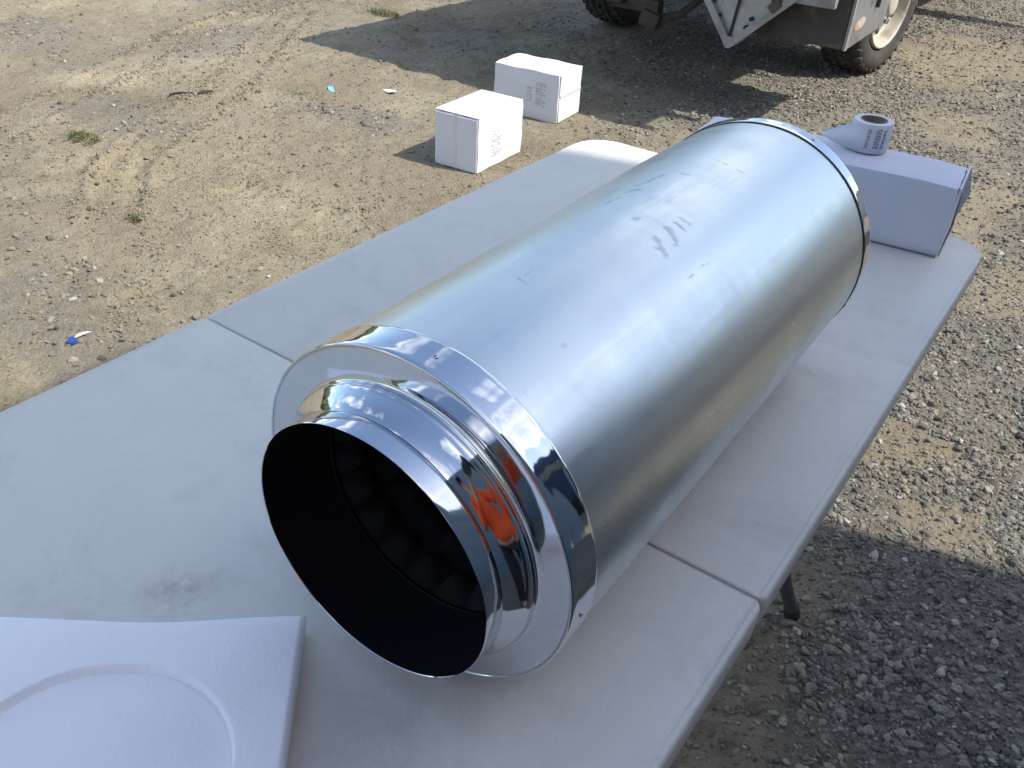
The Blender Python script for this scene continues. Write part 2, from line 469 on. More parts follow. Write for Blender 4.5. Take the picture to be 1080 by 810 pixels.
# farther yard
add_layer(380000, .007, .026, 1.7, lambda x, y: gravel_f(x, y) * (.30 + .7 * clump(x, y)), (-3.5, 1.8, 2.2, 9.5))
add_layer(130000, .008, .030, 1.9, lambda x, y: .75 * gravel_f(x, y) * (.3 + .9 * clump(x, y)) + .015, (-6.2, -.4, -.2, 9.5))
g_mat = stone_material('grey_stone', [(0, (.12, .112, .097)), (.3, (.215, .20, .170)), (.6, (.295, .274, .230)), (.85, (.37, .34, .28)), (.96, (.45, .41, .33)), (1, (.60, .57, .52))], 2.2)
scatter('gravel', np.concatenate(P), np.concatenate(Q), .35, g_mat, .58, 1.0, "loose grey crushed stones strewn over the yard")
P, Q = [], []
add_layer(60000, .006, .030, 2.3, lambda x, y: (1 - gravel_f(x, y)) * (.07 + .45 * sstep(.50, .72, fbm(x, y, 3.2, 4, .6)) + .5 * (np.abs(track_h(x, y)[0]) > .003)), (-6.2, -.2, -.2, 7))
add_layer(150000, .005, .014, 1.6, lambda x, y: (1 - gravel_f(x, y)) * (.03 + .45 * sstep(.50, .62, fbm(x + 3, y, 1.6, 5, .65))), (-6.2, -.6, -.2, 6))
add_layer(40000, .004, .014, 1.2, lambda x, y: (1 - gravel_f(x, y)) * .6, (-.4, 1.6, -.4, 4))
add_layer(60000, .004, .012, 1.2, lambda x, y: (1 - gravel_f(x, y)) * (.15 + .6 * sstep(.45, .7, fbm(x, y, 5.2, 4, .6))), (-4.2, -.6, -.2, 3.6))
for T_ in TRACKS:
    for (x0, y0), (x1, y1) in zip(T_, T_[1:]):
        L_ = math.hypot(x1 - x0, y1 - y0); m_ = int(900 * L_)
        q_ = rng.random(m_); off = rng.choice([-1, 1], m_) * np.abs(rng.normal(.115, .035, m_))
        x_ = x0 + (x1 - x0) * q_ - (y1 - y0) / L_ * off; y_ = y0 + (y1 - y0) * q_ + (x1 - x0) / L_ * off
        kk = rng.random(m_) < sstep(.35, .6, fbm(x_, y_, 3.1, 3)); x_, y_ = x_[kk], y_[kk]
        s_ = .5 * .006 * (3.6) ** (rng.random(len(x_)) ** 1.8)
        P.append(np.stack([x_, y_, ground_h(x_, y_) + s_ * .2], -1)); Q.append(s_)
d_mat = stone_material('dirt_lump', [(0, (.22, .190, .138)), (.4, (.285, .248, .182)), (.75, (.345, .303, .225)), (.93, (.40, .355, .27)), (.975, (.24, .225, .20)), (1, (.6, .57, .5))], 2.0)
scatter('dirt_clods', np.concatenate(P), np.concatenate(Q), .5, d_mat, .72, 1.15, "small crumbled tan dirt clods scattered on the bare dirt", sub=2)

# ------------------------------------------------------------------ shed beside the table (throws the shade over the table)
m_clad = material('painted_cladding', (.12, .165, .22), .5, .0, .06, 3, .1, 40, .002)
m_trim = material('dark_trim', (.05, .07, .12), .5)
m_roller = material('roller_door_paint', (.62, .63, .62), .45)
m_roof = material('roof_sheet', (.35, .36, .36), .4, .3)
shed = empty('shed', (2.33, -2.6, 0)); shed.rotation_euler = (0, 0, 0)
tag(shed, "corrugated shed right of the table whose shadow covers the table", kind='structure')
SH = 4.42
bm = BM()
ys = np.arange(-4.3, 4.2901, .05); pr = [(0.0 + (.018 if (i // 2) % 2 else 0), y) for i, y in enumerate(ys)]
pr = pr + [(3.4, 4.29), (3.4, -4.3)]
add_prism(bm, pr, 0, SH, 'XY'); obj('wall', bm, m_clad, shed)
bm = BM(); add_box(bm, (1.7, 0, SH + .05), (3.4, 8.58, .10), .01); obj('roof', bm, m_roof, shed)
bm = BM(); add_box(bm, (-.02, -1.8, 1.35), (.04, 2.6, 2.7), .005)
for i in range(18): add_box(bm, (-.045, -1.8, .1 + i * .15), (.02, 2.56, .11), .008)
obj('door', bm, m_roller, shed)

# far yard edge, seen only as reflections in the polished metal
m_navy = material('navy_container_paint', (.012, .030, .10), .45, 0, .2, 2, .1, 20)
m_cream = material('cream_wall', (.62, .60, .55), .7)
m_leaf = material('far_foliage', (.045, .07, .03), .8, 0, .35, 3)
def container(x, y, rz, mat, lab, rib=.04):
    o = empty('shipping_container', (x, y, 0), rz)
    bm = BM()
    n = 60; pr = []
    for i in range(n): pr.append((-3 + 6 * i / (n - 1), -1.2 + (rib if (i // 2) % 2 else 0)))
    pr += [(3, 1.2), (-3, 1.2)]
    add_prism(bm, pr, .15, 2.55, 'XY'); obj('wall', bm, mat, o)
    bm = BM()
    for sx in (-3, 3):
        for sy in (-1.2, 1.2): add_box(bm, (sx, sy, 1.3), (.14, .14, 2.6), .01)
    for sy in (-1.2, 1.2):
        add_box(bm, (0, sy, .08), (5.9, .12, .15)); add_box(bm, (0, sy, 2.55), (5.9, .10, .1))
    obj('frame', bm, mat, o)
    tag(o, lab, 'container', None)
m_khaki = material('khaki_stripe', (.22, .21, .17), .6)
m_blackr = material('black_rubber', (.015, .015, .015), .8)
bt = empty('box_truck', (7.35, 3.2, 0), math.atan2(.67, -.74))
tag(bt, "navy box truck with a khaki stripe, mirrored in the bright end cap", 'truck')
bm = BM(); add_box(bm, (0, 0, 2.20), (7.2, 2.4, 2.6), .06); obj('box_body', bm, m_navy, bt)
bm = BM(); add_box(bm, (0, 0, 2.85), (7.22, 2.42, .40), .01); obj('stripe', bm, m_khaki, bt)
bm = BM(); add_box(bm, (0, 0, 3.60), (7.0, 2.2, .20), .08); obj('roof', bm, m_blackr, bt)
bm = BM(); add_box(bm, (0, 0, .78), (7.0, 1.6, .24), .02); obj('chassis', bm, m_blackr, bt)
for wx in (-2.6, -1.5, 2.4):
    for wy in (-1.02, 1.02):
        bm = BM(); add_lathe(bm, [(-.14, .30), (-.15, .46), (-.11, .50), (.11, .50), (.15, .46), (.14, .30)], 40, 'Y', cap=True)
        obj('wheel', bm, m_blackr, bt, smooth=40, loc=(wx, wy, .5))
container(8.0, 14.5, -.45, m_cream, "cream corrugated container at the yard edge beyond the truck")
bm = BM()
for i in range(520):
    a = R(random.uniform(-180, 180)); d = random.uniform(45, 62); hgt = 3 + 4.5 * random.random() ** 2 + 2 * sin(a * 7)
    if -2.3 < a < -1.2: hgt *= .5
    if hgt < 1.5: hgt = 1.5
    c = Vector((cos(a) * d, sin(a) * d, 0))
    t_ = bmesh.new(); bmesh.ops.create_icosphere(t_, subdivisions=2, radius=1.0)
    for v in t_.verts: v.co *= random.uniform(.72, 1.2)
    bmesh.ops.scale(t_, vec=(random.uniform(1.5, 4), random.uniform(1.5, 4), hgt * .55), verts=t_.verts)
    bmesh.ops.translate(t_, vec=c + Vector((0, 0, hgt * .45)), verts=t_.verts)
    _merge(bm, t_)
tag(obj('far_woods', bm, m_leaf), "dark line of trees far around the yard", kind='stuff')

# ------------------------------------------------------------------ folding table
TZ = .74
def table_material():
    m = bpy.data.materials.new('blow_moulded_plastic'); m.use_nodes = True
    nt = m.node_tree; L = nt.links; b = nt.nodes['Principled BSDF']
    b.inputs['Roughness'].default_value = .42; b.inputs['Specular IOR Level'].default_value = .5
    t = nd(nt, 'ShaderNodeTexCoord')
    def ns(sc, det=6., ro=.6, dist=0., mp=None):
        n = nd(nt, 'ShaderNodeTexNoise', Scale=sc, Detail=det, Roughness=ro, Distortion=dist)
        if mp:
            q = nd(nt, 'ShaderNodeMapping'); q.inputs['Rotation'].default_value = (0, 0, mp[0]); q.inputs['Scale'].default_value = mp[1]
            L.new(t.outputs['Object'], q.inputs['Vector']); L.new(q.outputs[0], n.inputs['Vector'])
        else: L.new(t.outputs['Object'], n.inputs['Vector'])
        return n.outputs['Fac']
    def rp(s, a, b_, lo=0., hi=1.):
        r = nd(nt, 'ShaderNodeMapRange'); r.inputs['From Min'].default_value = a; r.inputs['From Max'].default_value = b_
        r.inputs['To Min'].default_value = lo; r.inputs['To Max'].default_value = hi; L.new(s, r.inputs['Value']); return r.outputs[0]
    def mx(f, a, c):
        x = nd(nt, 'ShaderNodeMix', data_type='RGBA'); L.new(f, x.inputs['Factor'])
        for s, v in (('A', a), ('B', c)):
            if isinstance(v, tuple): x.inputs[s].default_value = (*v, 1)
            else: L.new(v, x.inputs[s])
        return x.outputs['Result']
    def mul(a, c):
        q = nd(nt, 'ShaderNodeMath', operation='MULTIPLY'); L.new(a, q.inputs[0])
        if isinstance(c, float): q.inputs[1].default_value = c
        else: L.new(c, q.inputs[1])
        return q.outputs[0]
    base = mx(rp(ns(3.5, 7, .65), .35, .7), (.70, .675, .61), (.65, .63, .575))
    dust = mx(rp(ns(9, 9, .75, .5), .50, .74, 0, .5), base, (.46, .44, .40))
    spots = mx(rp(ns(95, 3, .5), .76, .79, 0, .4), dust, (.20, .19, .17))
    # long scuffs in a few directions
    o = spots
    for i, (rz, sc) in enumerate([(.5, (9, 70, 1)), (-.35, (7, 80, 1)), (.9, (10, 90, 1))]):
        line = rp(ns(1.0, 2, .5, .0, (rz, sc)), .72, .82, 0, .22)
        gate = rp(ns(5 + i, 3, .6), .52, .60)
        o = mx(mul(line, gate), o, (.33, .32, .30))
    # rusty brown stain near the packing foam
    g = nd(nt, 'ShaderNodeVectorMath', operation='DISTANCE'); L.new(t.outputs['Object'], g.inputs[0]); g.inputs[1].default_value = (-.022, -.300, TZ)
    st = mul(rp(g.outputs['Value'], .045, .012), rp(ns(38, 8, .75, .2), .42, .62, 0, .42))
    o = mx(st, o, (.27, .17, .125))
    L.new(o, b.inputs['Base Color'])
    L.new(rp(ns(14, 5), .3, .7, .36, .52), b.inputs['Roughness'])
    bn = nd(nt, 'ShaderNodeBump', Strength=.55, Distance=.0012); L.new(ns(380, 2, .6), bn.inputs['Height'])
    bn2 = nd(nt, 'ShaderNodeBump', Strength=.35, Distance=.004); L.new(ns(9, 3), bn2.inputs['Height']); L.new(bn.outputs[0], bn2.inputs['Normal'])
    L.new(bn2.outputs[0], b.inputs['Normal'])
    return m
m_table = table_material()
m_leg = material('powder_coated_steel', (.07, .072, .075), .4, .2, .15, 20)
table = empty('folding_table', (0, 0, 0))
tag(table, "pale grey plastic folding table seamed across its middle, duct silencer lying on it", 'table')
TW, TL = .38, .953
def outline(x0, x1, y0, y1, rads, inset, seam):
    """rads: corner radii (x0y0, x1y0, x1y1, x0y1)"""
    x0 += inset; x1 -= inset; y0 += inset * (.22 if seam == 0 else 1); y1 -= inset * (.22 if seam == 1 else 1)
    pts = []
    for (cx, cy, a0), r in zip(((x0, y0, pi), (x1, y0, 1.5 * pi), (x1, y1, 0), (x0, y1, .5 * pi)), rads):
        r = max(r - inset, .0015)
        sx = 1 if cx == x0 else -1; sy = 1 if cy == y0 else -1
        for k in range(9):
            a = a0 + k / 8 * pi / 2
            pts.append((cx + sx * r + r * cos(a), cy + sy * r + r * sin(a)))
    return pts
def panel(y0, y1, rads, seam):
    bm = BM(); rings = []
    for ins, z in ((.0105, 0), (.0090, -.0005), (.0078, -.0005), (.0066, 0.0), (.0040, -.0001), (.0020, -.0011), (.0008, -.0030), (0, -.009), (.0006, -.022), (.0012, -.0375), (.003, -.041), (.006, -.042), (.012, -.040)):
        rings.append([bm.verts.new((px, py, TZ + z)) for px, py in outline(-TW, TW, y0, y1, rads, ins, seam)])
    n = len(rings[0])
    for a, b_ in zip(rings, rings[1:]):
        for k in range(n): bm.faces.new((a[k], b_[k], b_[(k + 1) % n], a[(k + 1) % n]))
    bm.faces.new(rings[0]); bm.faces.new(rings[-1][::-1])
    bmesh.ops.recalc_face_normals(bm, faces=bm.faces[:])
    return obj('tabletop_panel', bm, m_table, table, smooth=50)
panel(.0010, TL, (.010, .010, .070, .070), 0)
panel(-TL, -.0010, (.070, .070, .010, .010), 1)
for sy in (1, -1):
    for sx in (1, -1):
        bm = BM(); add_tube(bm, [(sx * .285, sy * .28, TZ - .05), (sx * .297, sy * .592, .20), (sx * .308, sy * .715, .02)], .0125, 14)
        obj('leg', bm, m_leg, table, smooth=40)
        bm = BM(); add_tube(bm, [(sx * .3070, sy * .704, .036), (sx * .309, sy * .728, -.002)], [.0145, .016], 14); obj('foot_cap', bm, material('foot_rubber', (.03, .03, .03), .8), table, smooth=40)
    bm = BM(); add_tube(bm, [(-.289, sy * .42, .475), (.289, sy * .42, .475)], .010, 12); obj('cross_bar', bm, m_leg, table, smooth=40)
    for sx in (1, -1):
        bm = BM(); add_box(bm, (sx * .325, sy * .47, TZ - .055), (.022, .85, .025), .004); obj('frame_rail', bm, m_leg, table)
for sx in (1, -1):
    bm = BM(); add_box(bm, (sx * .300, 0, TZ - .056), (.02, .08, .02), .003); obj('hinge', bm, m_leg, table)

# ------------------------------------------------------------------ duct silencer
def galv():
    m = bpy.data.materials.new('galvanised_sheet'); m.use_nodes = True
    nt = m.node_tree; L = nt.links; b = nt.nodes['Principled BSDF']
    b.inputs['Metallic'].default_value = 1.0
    t = nd(nt, 'ShaderNodeTexCoord')
    def ns(sc, det=5., ro=.6, dist=0., scl=None, rot=(0, 0, 0)):
        n = nd(nt, 'ShaderNodeTexNoise', Scale=sc, Detail=det, Roughness=ro, Distortion=dist)
        if scl:
            q = nd(nt, 'ShaderNodeMapping'); q.inputs['Scale'].default_value = scl; q.inputs['Rotation'].default_value = rot
            L.new(t.outputs['Object'], q.inputs['Vector']); L.new(q.outputs[0], n.inputs['Vector'])
        else: L.new(t.outputs['Object'], n.inputs['Vector'])
        return n.outputs['Fac']
    def rp(s, a, b_, lo=0., hi=1.):
        r = nd(nt, 'ShaderNodeMapRange'); r.inputs['From Min'].default_value = a; r.inputs['From Max'].default_value = b_
        r.inputs['To Min'].default_value = lo; r.inputs['To Max'].default_value = hi; L.new(s, r.inputs['Value']); return r.outputs[0]
    def op(o_, a, c):
        q = nd(nt, 'ShaderNodeMath', operation=o_)
        for i, v in enumerate((a, c)):
            if isinstance(v, (int, float)): q.inputs[i].default_value = v
            else: L.new(v, q.inputs[i])
        return q.outputs[0]
    cloud = ns(7, 5, .62, .6)
    # finger smudges: short dull strokes where the sheet was handled
    def vop(o_, a, c=None, out=0):
        q = nd(nt, 'ShaderNodeVectorMath', operation=o_)
        for i, v in enumerate((a, c)):
            if v is None: continue
            if isinstance(v, tuple): q.inputs[i].default_value = v
            else: L.new(v, q.inputs[i])
        return q.outputs[out]
    wv = nd(nt, 'ShaderNodeTexNoise', Scale=120.0, Detail=5.0); L.new(t.outputs['Object'], wv.inputs['Vector'])
    sc_ = nd(nt, 'ShaderNodeVectorMath', operation='MULTIPLY_ADD'); L.new(wv.outputs['Color'], sc_.inputs[0]); sc_.inputs[1].default_value = (.012, .012, .012); sc_.inputs[2].default_value = (-.006, -.006, -.006)
    pw = vop('ADD', t.outputs['Object'], sc_.outputs[0])
    sm = None
    for A_, B_, w_ in (((0.035, 0.2744, 0.1343), (0.0521, 0.2605, 0.1286), 4), ((0.0335, 0.2982, 0.1347), (0.0492, 0.2866, 0.1298), 4), ((0.0341, 0.3119, 0.1346), (0.0454, 0.3096, 0.1312), 3), ((0.0344, 0.324, 0.1345), (0.0434, 0.3234, 0.1318), 2.5), ((0.0437, 0.2624, 0.1317), (0.0472, 0.2662, 0.1305), 3), ((0.0497, 0.2804, 0.1296), (0.0526, 0.2838, 0.1284), 3), ((-0.03, 0.3375, 0.1355), (-0.0221, 0.3501, 0.137), 2.5), ((-0.0313, 0.3584, 0.1352), (-0.0232, 0.3822, 0.1368), 3), ((-0.0261, 0.3878, 0.1363), (-0.0174, 0.404, 0.1377), 2.2), ((-0.0214, 0.4122, 0.1371), (-0.0013, 0.4097, 0.1388), 1.5), ((0.0074, 0.2866, 0.1386), (0.0093, 0.2899, 0.1385), 3), ((-0.0174, 0.4697, 0.1377), (-0.0056, 0.4676, 0.1387), 2), ((-0.0014, 0.4661, 0.1388), (0.0142, 0.4635, 0.1381), 1.5), ((0.0255, 0.4612, 0.1364), (0.0323, 0.4624, 0.135), 1.5), ((0.0751, 0.2596, 0.1167), (0.0758, 0.2708, 0.1163), 1.5), ((0.0744, 0.2825, 0.1172), (0.0762, 0.2988, 0.116), 1.2), ((-0.0303, 0.3057, 0.1354), (-0.0286, 0.3231, 0.1358), 2.5), ((-0.005, 0.1421, 0.1387), (-0.0058, 0.1535, 0.1387), 1.5), ((-0.0068, 0.1349, 0.1386), (0.0019, 0.1285, 0.1388), 1.5)):
        ab = tuple(q2 - q1 for q1, q2 in zip(A_, B_)); l2 = sum(v * v for v in ab)
        pa = vop('SUBTRACT', pw, A_)
        dt = nd(nt, 'ShaderNodeVectorMath', operation='DOT_PRODUCT'); L.new(pa, dt.inputs[0]); dt.inputs[1].default_value = ab
        tt = rp(dt.outputs['Value'], 0, l2)
        pr_ = nd(nt, 'ShaderNodeVectorMath', operation='SCALE'); pr_.inputs[0].default_value = ab; L.new(tt, pr_.inputs['Scale'])
        ds = nd(nt, 'ShaderNodeVectorMath', operation='DISTANCE'); L.new(pa, ds.inputs[0]); L.new(pr_.outputs[0], ds.inputs[1])
        k_ = rp(ds.outputs['Value'], w_ * .0012, w_ * .0001, 0, .75)
        sm = k_ if sm is None else op('MAXIMUM', sm, k_)
    haze_ = nd(nt, 'ShaderNodeVectorMath', operation='DISTANCE'); L.new(pw, haze_.inputs[0]); haze_.inputs[1].default_value = (-.028, .36, .136)
    sm = op('MAXIMUM', sm, op('MULTIPLY', rp(haze_.outputs['Value'], .075, .01, 0, .45), rp(ns(1, 4, .6, .3, (60, 18, 60)), .5, .66)))
    arc = rp(ns(1, 4, .65, 1.2, (5, 26, 5), (.2, .1, .6)), .35, .68, -.025, .035)
    dots = rp(ns(110, 1, .3), .80, .83, 0, .4)
    sm = op('MAXIMUM', sm, dots)
    x = nd(nt, 'ShaderNodeMix', data_type='RGBA'); L.new(op('MULTIPLY', sm, .62), x.inputs['Factor'])
    x.inputs['A'].default_value = (.68, .73, .735, 1); x.inputs['B'].default_value = (.24, .25, .26, 1)
    y = nd(nt, 'ShaderNodeMix', data_type='RGBA'); L.new(rp(cloud, .5, .75, 0, .35), y.inputs['Factor']); L.new(x.outputs['Result'], y.inputs['A'])
    y.inputs['B'].default_value = (.62, .64, .66, 1)
    L.new(y.outputs['Result'], b.inputs['Base Color'])
    r1 = rp(cloud, .3, .72, .27, .38)
    fine_ = rp(ns(1, 3, .6, .2, (140, 6, 140)), .35, .65, -.02, .03)
    L.new(op('ADD', op('ADD', r1, op('MULTIPLY', sm, .12)), op('ADD', arc, fine_)), b.inputs['Roughness'])
    bn = nd(nt, 'ShaderNodeBump', Strength=.08, Distance=.0003); L.new(ns(600, 1, .5), bn.inputs['Height'])
    bn2 = nd(nt, 'ShaderNodeBump', Strength=.12, Distance=.0008); L.new(ns(1, 0, .4, 0., (14, 4, 14)), bn2.inputs['Height']); L.new(bn.outputs[0], bn2.inputs['Normal'])
    L.new(bn2.outputs[0], b.inputs['Normal'])
    return m
m_galv = galv()
m_chrome = material('bright_zinc', (.68, .695, .72), .06, 1.0, .03, 30, .10, 9, .0016)
m_chrome_in = material('dark_reflection_inside', (.006, .006, .008), .8, 0.0, spec=.08)  # bright inner metal coloured black to stand in for its reflection of dark foam
m_gasket = material('black_gasket', (.012, .012, .013), .7)
m_rivet = material('rivet_steel', (.55, .55, .55), .25, 1.0)
m_acoustic = material('acoustic_foam', (.0035, .0035, .005), 1.0, 0, .25, 60, .4, 300, .002)
RF = .1400
duct = empty('duct_silencer', (.1679, -.2244, TZ + RF), .0085)
tag(duct, "large shiny galvanised duct silencer lying on the folding table, open collar towards the camera", 'duct silencer')
# casing, faintly uneven rolled sheet
LB = .6135
bm = BM(); n = 220; ny = 110; rings = []
ph = [(random.uniform(1.5, 6), random.uniform(3, 22), random.uniform(0, 6.28)) for _ in range(14)]
for j in range(ny + 1):
    y = .010 + (LB + .004 - .010) * j / ny; ring = []
    env = min(1, (y - .01) / .05, (LB + .004 - y) / .05)
    for k in range(n):
        a = 2 * pi * k / n
        w = sum(sin(a * round(f1) + y * f2 + p_) for f1, f2, p_ in ph) / 14
        rr = .1388 + .0005 * w * env + .0010 * env * math.exp(-((y - .47) / .14) ** 2) * (.5 + .5 * cos(a - 2.2))
        ring.append(bm.verts.new((rr * cos(a), y, rr * sin(a))))
    rings.append(ring)
for a_, b_ in zip(rings, rings[1:]):
    for k in range(n): bm.faces.new((a_[k], b_[k], b_[(k + 1) % n], a_[(k + 1) % n]))
obj('casing', bm, m_galv, duct, smooth=60)
# lock seam hidden underneath
bm = BM(); add_box(bm, (.06, LB / 2, -.1262), (.008, LB - .06, .0015), .0005, rot=(0, -.44, 0)); obj('lock_seam', bm, m_galv, duct)

def spun(prof, sub=5):
    """smooth a lathe profile (Catmull-Rom)"""
    p = [prof[0]] + prof + [prof[-1]]; out = []
    for i in range(1, len(p) - 2):
        p0, p1, p2, p3 = [np.array(q) for q in p[i - 1:i + 3]]
        for k in range(sub):
            t_ = k / sub
            out.append(tuple(.5 * ((2 * p1) + (-p0 + p2) * t_ + (2 * p0 - 5 * p1 + 4 * p2 - p3) * t_ ** 2 + (-p0 + 3 * p1 - 3 * p2 + p3) * t_ ** 3)))
    out.append(prof[-1]); return out
face_prof = spun([(-.0262, .1022), (-.0235, .1031), (-.0200, .1049), (-.0165, .1072), (-.0135, .1096), (-.0112, .1116), (-.0092, .1129), (-.0072, .1135), (-.0053, .1136),
                  (-.0040, .1142), (-.0033, .1156), (-.0030, .1176), (-.0028, .1200)], 7) + [(-.0028 + .0002 * k, .1200 + .002 * k) for k in range(1, 8)] + \
    spun([(-.0012, .1358), (-.0010, .1368)], 3)
rim_prof = spun([(-.0010, .1368), (-.0012, .1374), (-.0020, .1380), (-.0022, .1388), (-.0015, .1396), (-.0004, .1399), (.0008, .1400)], 4)
def lathe_obj(name, prof, mat, n=200, wob=0.0, smooth=40, parent=duct, wn_=3):
    bm = BM(); add_lathe(bm, prof, n, 'Y', wob, wn_=wn_); return obj(name, bm, mat, parent, smooth=smooth)
cap = empty('end_cap', (0, 0, 0)); cap.parent = duct
cap['label'] = "mirror bright spun end cap at the collar end"
lathe_obj('cap_face', face_prof, m_chrome, wob=.00003, parent=cap)
band = [(.0008, .1400), (.0030, .14005)] + [(.003 + .0225 * i / 10, .1400) for i in range(1, 11)] + [(.0275, .1401), (.0282, .1398), (.0284, .1388)]
lathe_obj('cap_band', rim_prof[:-1] + band, m_chrome, wob=.00009, parent=cap, n=260)
collar_out = [(-.0445, .1030)] + [(-.0445 + .0165 * i / 8, .1031) for i in range(1, 9)] + [(-.0272, .1029), (-.0268, .1024)]
coll = lathe_obj('collar', [(-.0443, .1024), (-.0448, .1027)] + collar_out, m_chrome, wob=.00006)
lathe_obj('collar_liner', [(-.0443, .1023), (.022, .1020), (.0235, .1010), (.0235, .0985)], m_chrome_in)
bm = BM(); add_lathe(bm, [(.0205, .0992), (.0212, .0978), (.0222, .0978), (.0229, .0992)], 160, 'Y', closed=True); obj('inner_ring', bm, material('inner_ring_zinc', (.07, .07, .08), .12, 1.0), duct, smooth=60)
# egg-crate foam lining
bm = BM(); na, nl = 120, 150; rings = []
for j in range(nl + 1):
    y = .0232 + .575 * j / nl; ring = []
    for k in range(na):
        a = 2 * pi * k / na
        e = abs(sin(a * 10)) * abs(sin((y - .0232) / .034 * pi))
        r_ = .1005 - .017 * e
        ring.append(bm.verts.new((r_ * cos(a), y, r_ * sin(a))))
    rings.append(ring)
for a_, b_ in zip(rings, rings[1:]):
    for k in range(na): bm.faces.new((a_[k], a_[(k + 1) % na], b_[(k + 1) % na], b_[k]))
obj('foam_lining', bm, m_acoustic, duct, smooth=60)
# far end
cap2 = empty('end_cap', (0, LB, 0)); cap2.parent = duct
cap2['label'] = "bright end cap at the far end behind a black seam"
lathe_obj('gasket', [(-.0024, .1388), (-.0024, .1397), (.0004, .1397), (.0004, .1386)], m_gasket, parent=cap2)
lathe_obj('cap_band', [(.0006, .1386), (.0010, .1398)] + [(.0010 + .018 * i / 8, .1400) for i in range(1, 9)] + [(.0206, .1396), (.0212, .1386), (.0200, .1374), (.0150, .1368)], m_chrome, wob=.00008, parent=cap2)
lathe_obj('cap_face', spun([(.0150, .1370), (.0160, .1330), (.0205, .125), (.027, .117), (.036, .110), (.040, .103), (.048, .1025), (.060, .1025)]), m_chrome, parent=cap2)
lathe_obj('collar_liner', [(.060, .1024), (.058, .1018), (-.020, .1016)], m_chrome_in, parent=cap2)
def rivet(a, y, parent, r=.1400):
    o_ = empty('rivet', (r * cos(a), y, r * sin(a)))
    o_.rotation_euler = Vector((cos(a), 0, sin(a))).to_track_quat('Z', 'Y').to_euler(); 
    COL.objects.unlink(o_); bpy.data.objects.remove(o_)
    bm = BM(); add_lathe(bm, [(-.0005, .0022), (.0004, .0021), (.0009, .0015), (.0011, .0008), (.0006, .0006), (-.0002, .0005)], 16, 'Z')
    q = Vector((cos(a), 0, sin(a))).to_track_quat('Z', 'Y')
    for v in bm.verts: v.co = q @ v.co + Vector((r * cos(a), y, r * sin(a)))
    return obj('rivet', bm, m_rivet, parent, smooth=50)
for a in (84, 174, 264, 354.5): rivet(R(a) + .0, .0125, cap)
for a in (70, 160, 250, 340): rivet(R(a), .011, cap2)

# ------------------------------------------------------------------ cartons
def carton_mat(name, base):
    return material(name, base, .75, 0, .035, 9, .25, 160, .0012, dark=tuple(c * .86 for c in base), dscale=14, dlo=.62, dhi=.80)
m_carton = carton_mat('white_carton', (.74, .74, .77))
m_tape = material('clear_tape', (.69, .685, .70), .3, 0, .03)
m_ink = material('grey_print', (.20, .20, .24), .7)
m_board = material('raw_board_edge', (.20, .18, .17), .9)
def soft_box(sx, sy, sz, bulge=.003, seed=1, worn=1.0):
    """a cardboard box body standing on z=0 centred in xy, slightly bulged and worn"""
    bm = BM(); bmesh.ops.create_cube(bm, size=1.0)
    bmesh.ops.subdivide_edges(bm, edges=bm.edges[:], cuts=7, use_grid_fill=True)
    rr = random.Random(seed); p1, p2, p3 = rr.uniform(0, 6), rr.uniform(0, 6), rr.uniform(0, 6)
    for v in bm.verts:
        x, y, z = v.co
        fx, fy, fz = cos(pi * x), cos(pi * y), cos(pi * z)
        n_ = Vector((1 if x > .499 else -1 if x < -.499 else 0, 1 if y > .499 else -1 if y < -.499 else 0, 1 if z > .499 else -1 if z < -.499 else 0))
        c = Vector((x * sx, y * sy, z * sz))
        if abs(n_.x) + abs(n_.y) + abs(n_.z) == 1:
            b_ = bulge * (fx if not n_.x else 1) * (fy if not n_.y else 1) * (fz if not n_.z else 1)
            if n_.z == -1: b_ = 0
            c += n_ * b_ * (1 + .5 * sin(9 * x + p1) * sin(8 * y + 7 * z + p2))
        else:
            c += Vector((sin(13 * y + p1), sin(11 * z + p2), sin(12 * x + p3))) * .0022 * worn - Vector((n_.x, n_.y, n_.z if n_.z > 0 else 0)) * (.0020 * (abs(n_.x) + abs(n_.y) + abs(n_.z) - 1))
        c.z += sz / 2
        v.co = c
    bmesh.ops.recalc_face_normals(bm, faces=bm.faces[:])
    return bm
def quad_on(bm, origin, u, v, n_, rects, off=.0006):
    """small printed rectangles on a face: origin corner, unit axes u v, normal n_"""
    for a0, b0, a1, b1 in rects:
        vs = [bm.verts.new(origin + u * a + v * b_ + n_ * off) for a, b_ in ((a0, b0), (a1, b0), (a1, b1), (a0, b1))]
        bm.faces.new(vs)
def fake_print(rr, w, h, rows, cw):
    """rows of illegible small print: character-sized strokes"""
    out = []; rh = h / rows
    for i in range(rows):
        x = 0; lim = w * rr.uniform(.6, 1)
        while x < lim:
            c = cw * rr.uniform(.5, 1.1)
            if rr.random() < .82:
                y0 = i * rh + rh * .18; hh_ = rh * rr.uniform(.45, .62)
                k = rr.random()
                if k < .4: out.append((x, y0, x + c * .35, y0 + hh_))
                elif k < .7: out.append((x, y0, x + c * .8, y0 + hh_ * .35)); 
                else: out.append((x, y0, x + c * .3, y0 + hh_)); out.append((x + c * .3, y0 + hh_ * .7, x + c * .8, y0 + hh_))
            x += c
    return out
Vx, Vy, Vz = Vector((1, 0, 0)), Vector((0, 1, 0)), Vector((0, 0, 1))

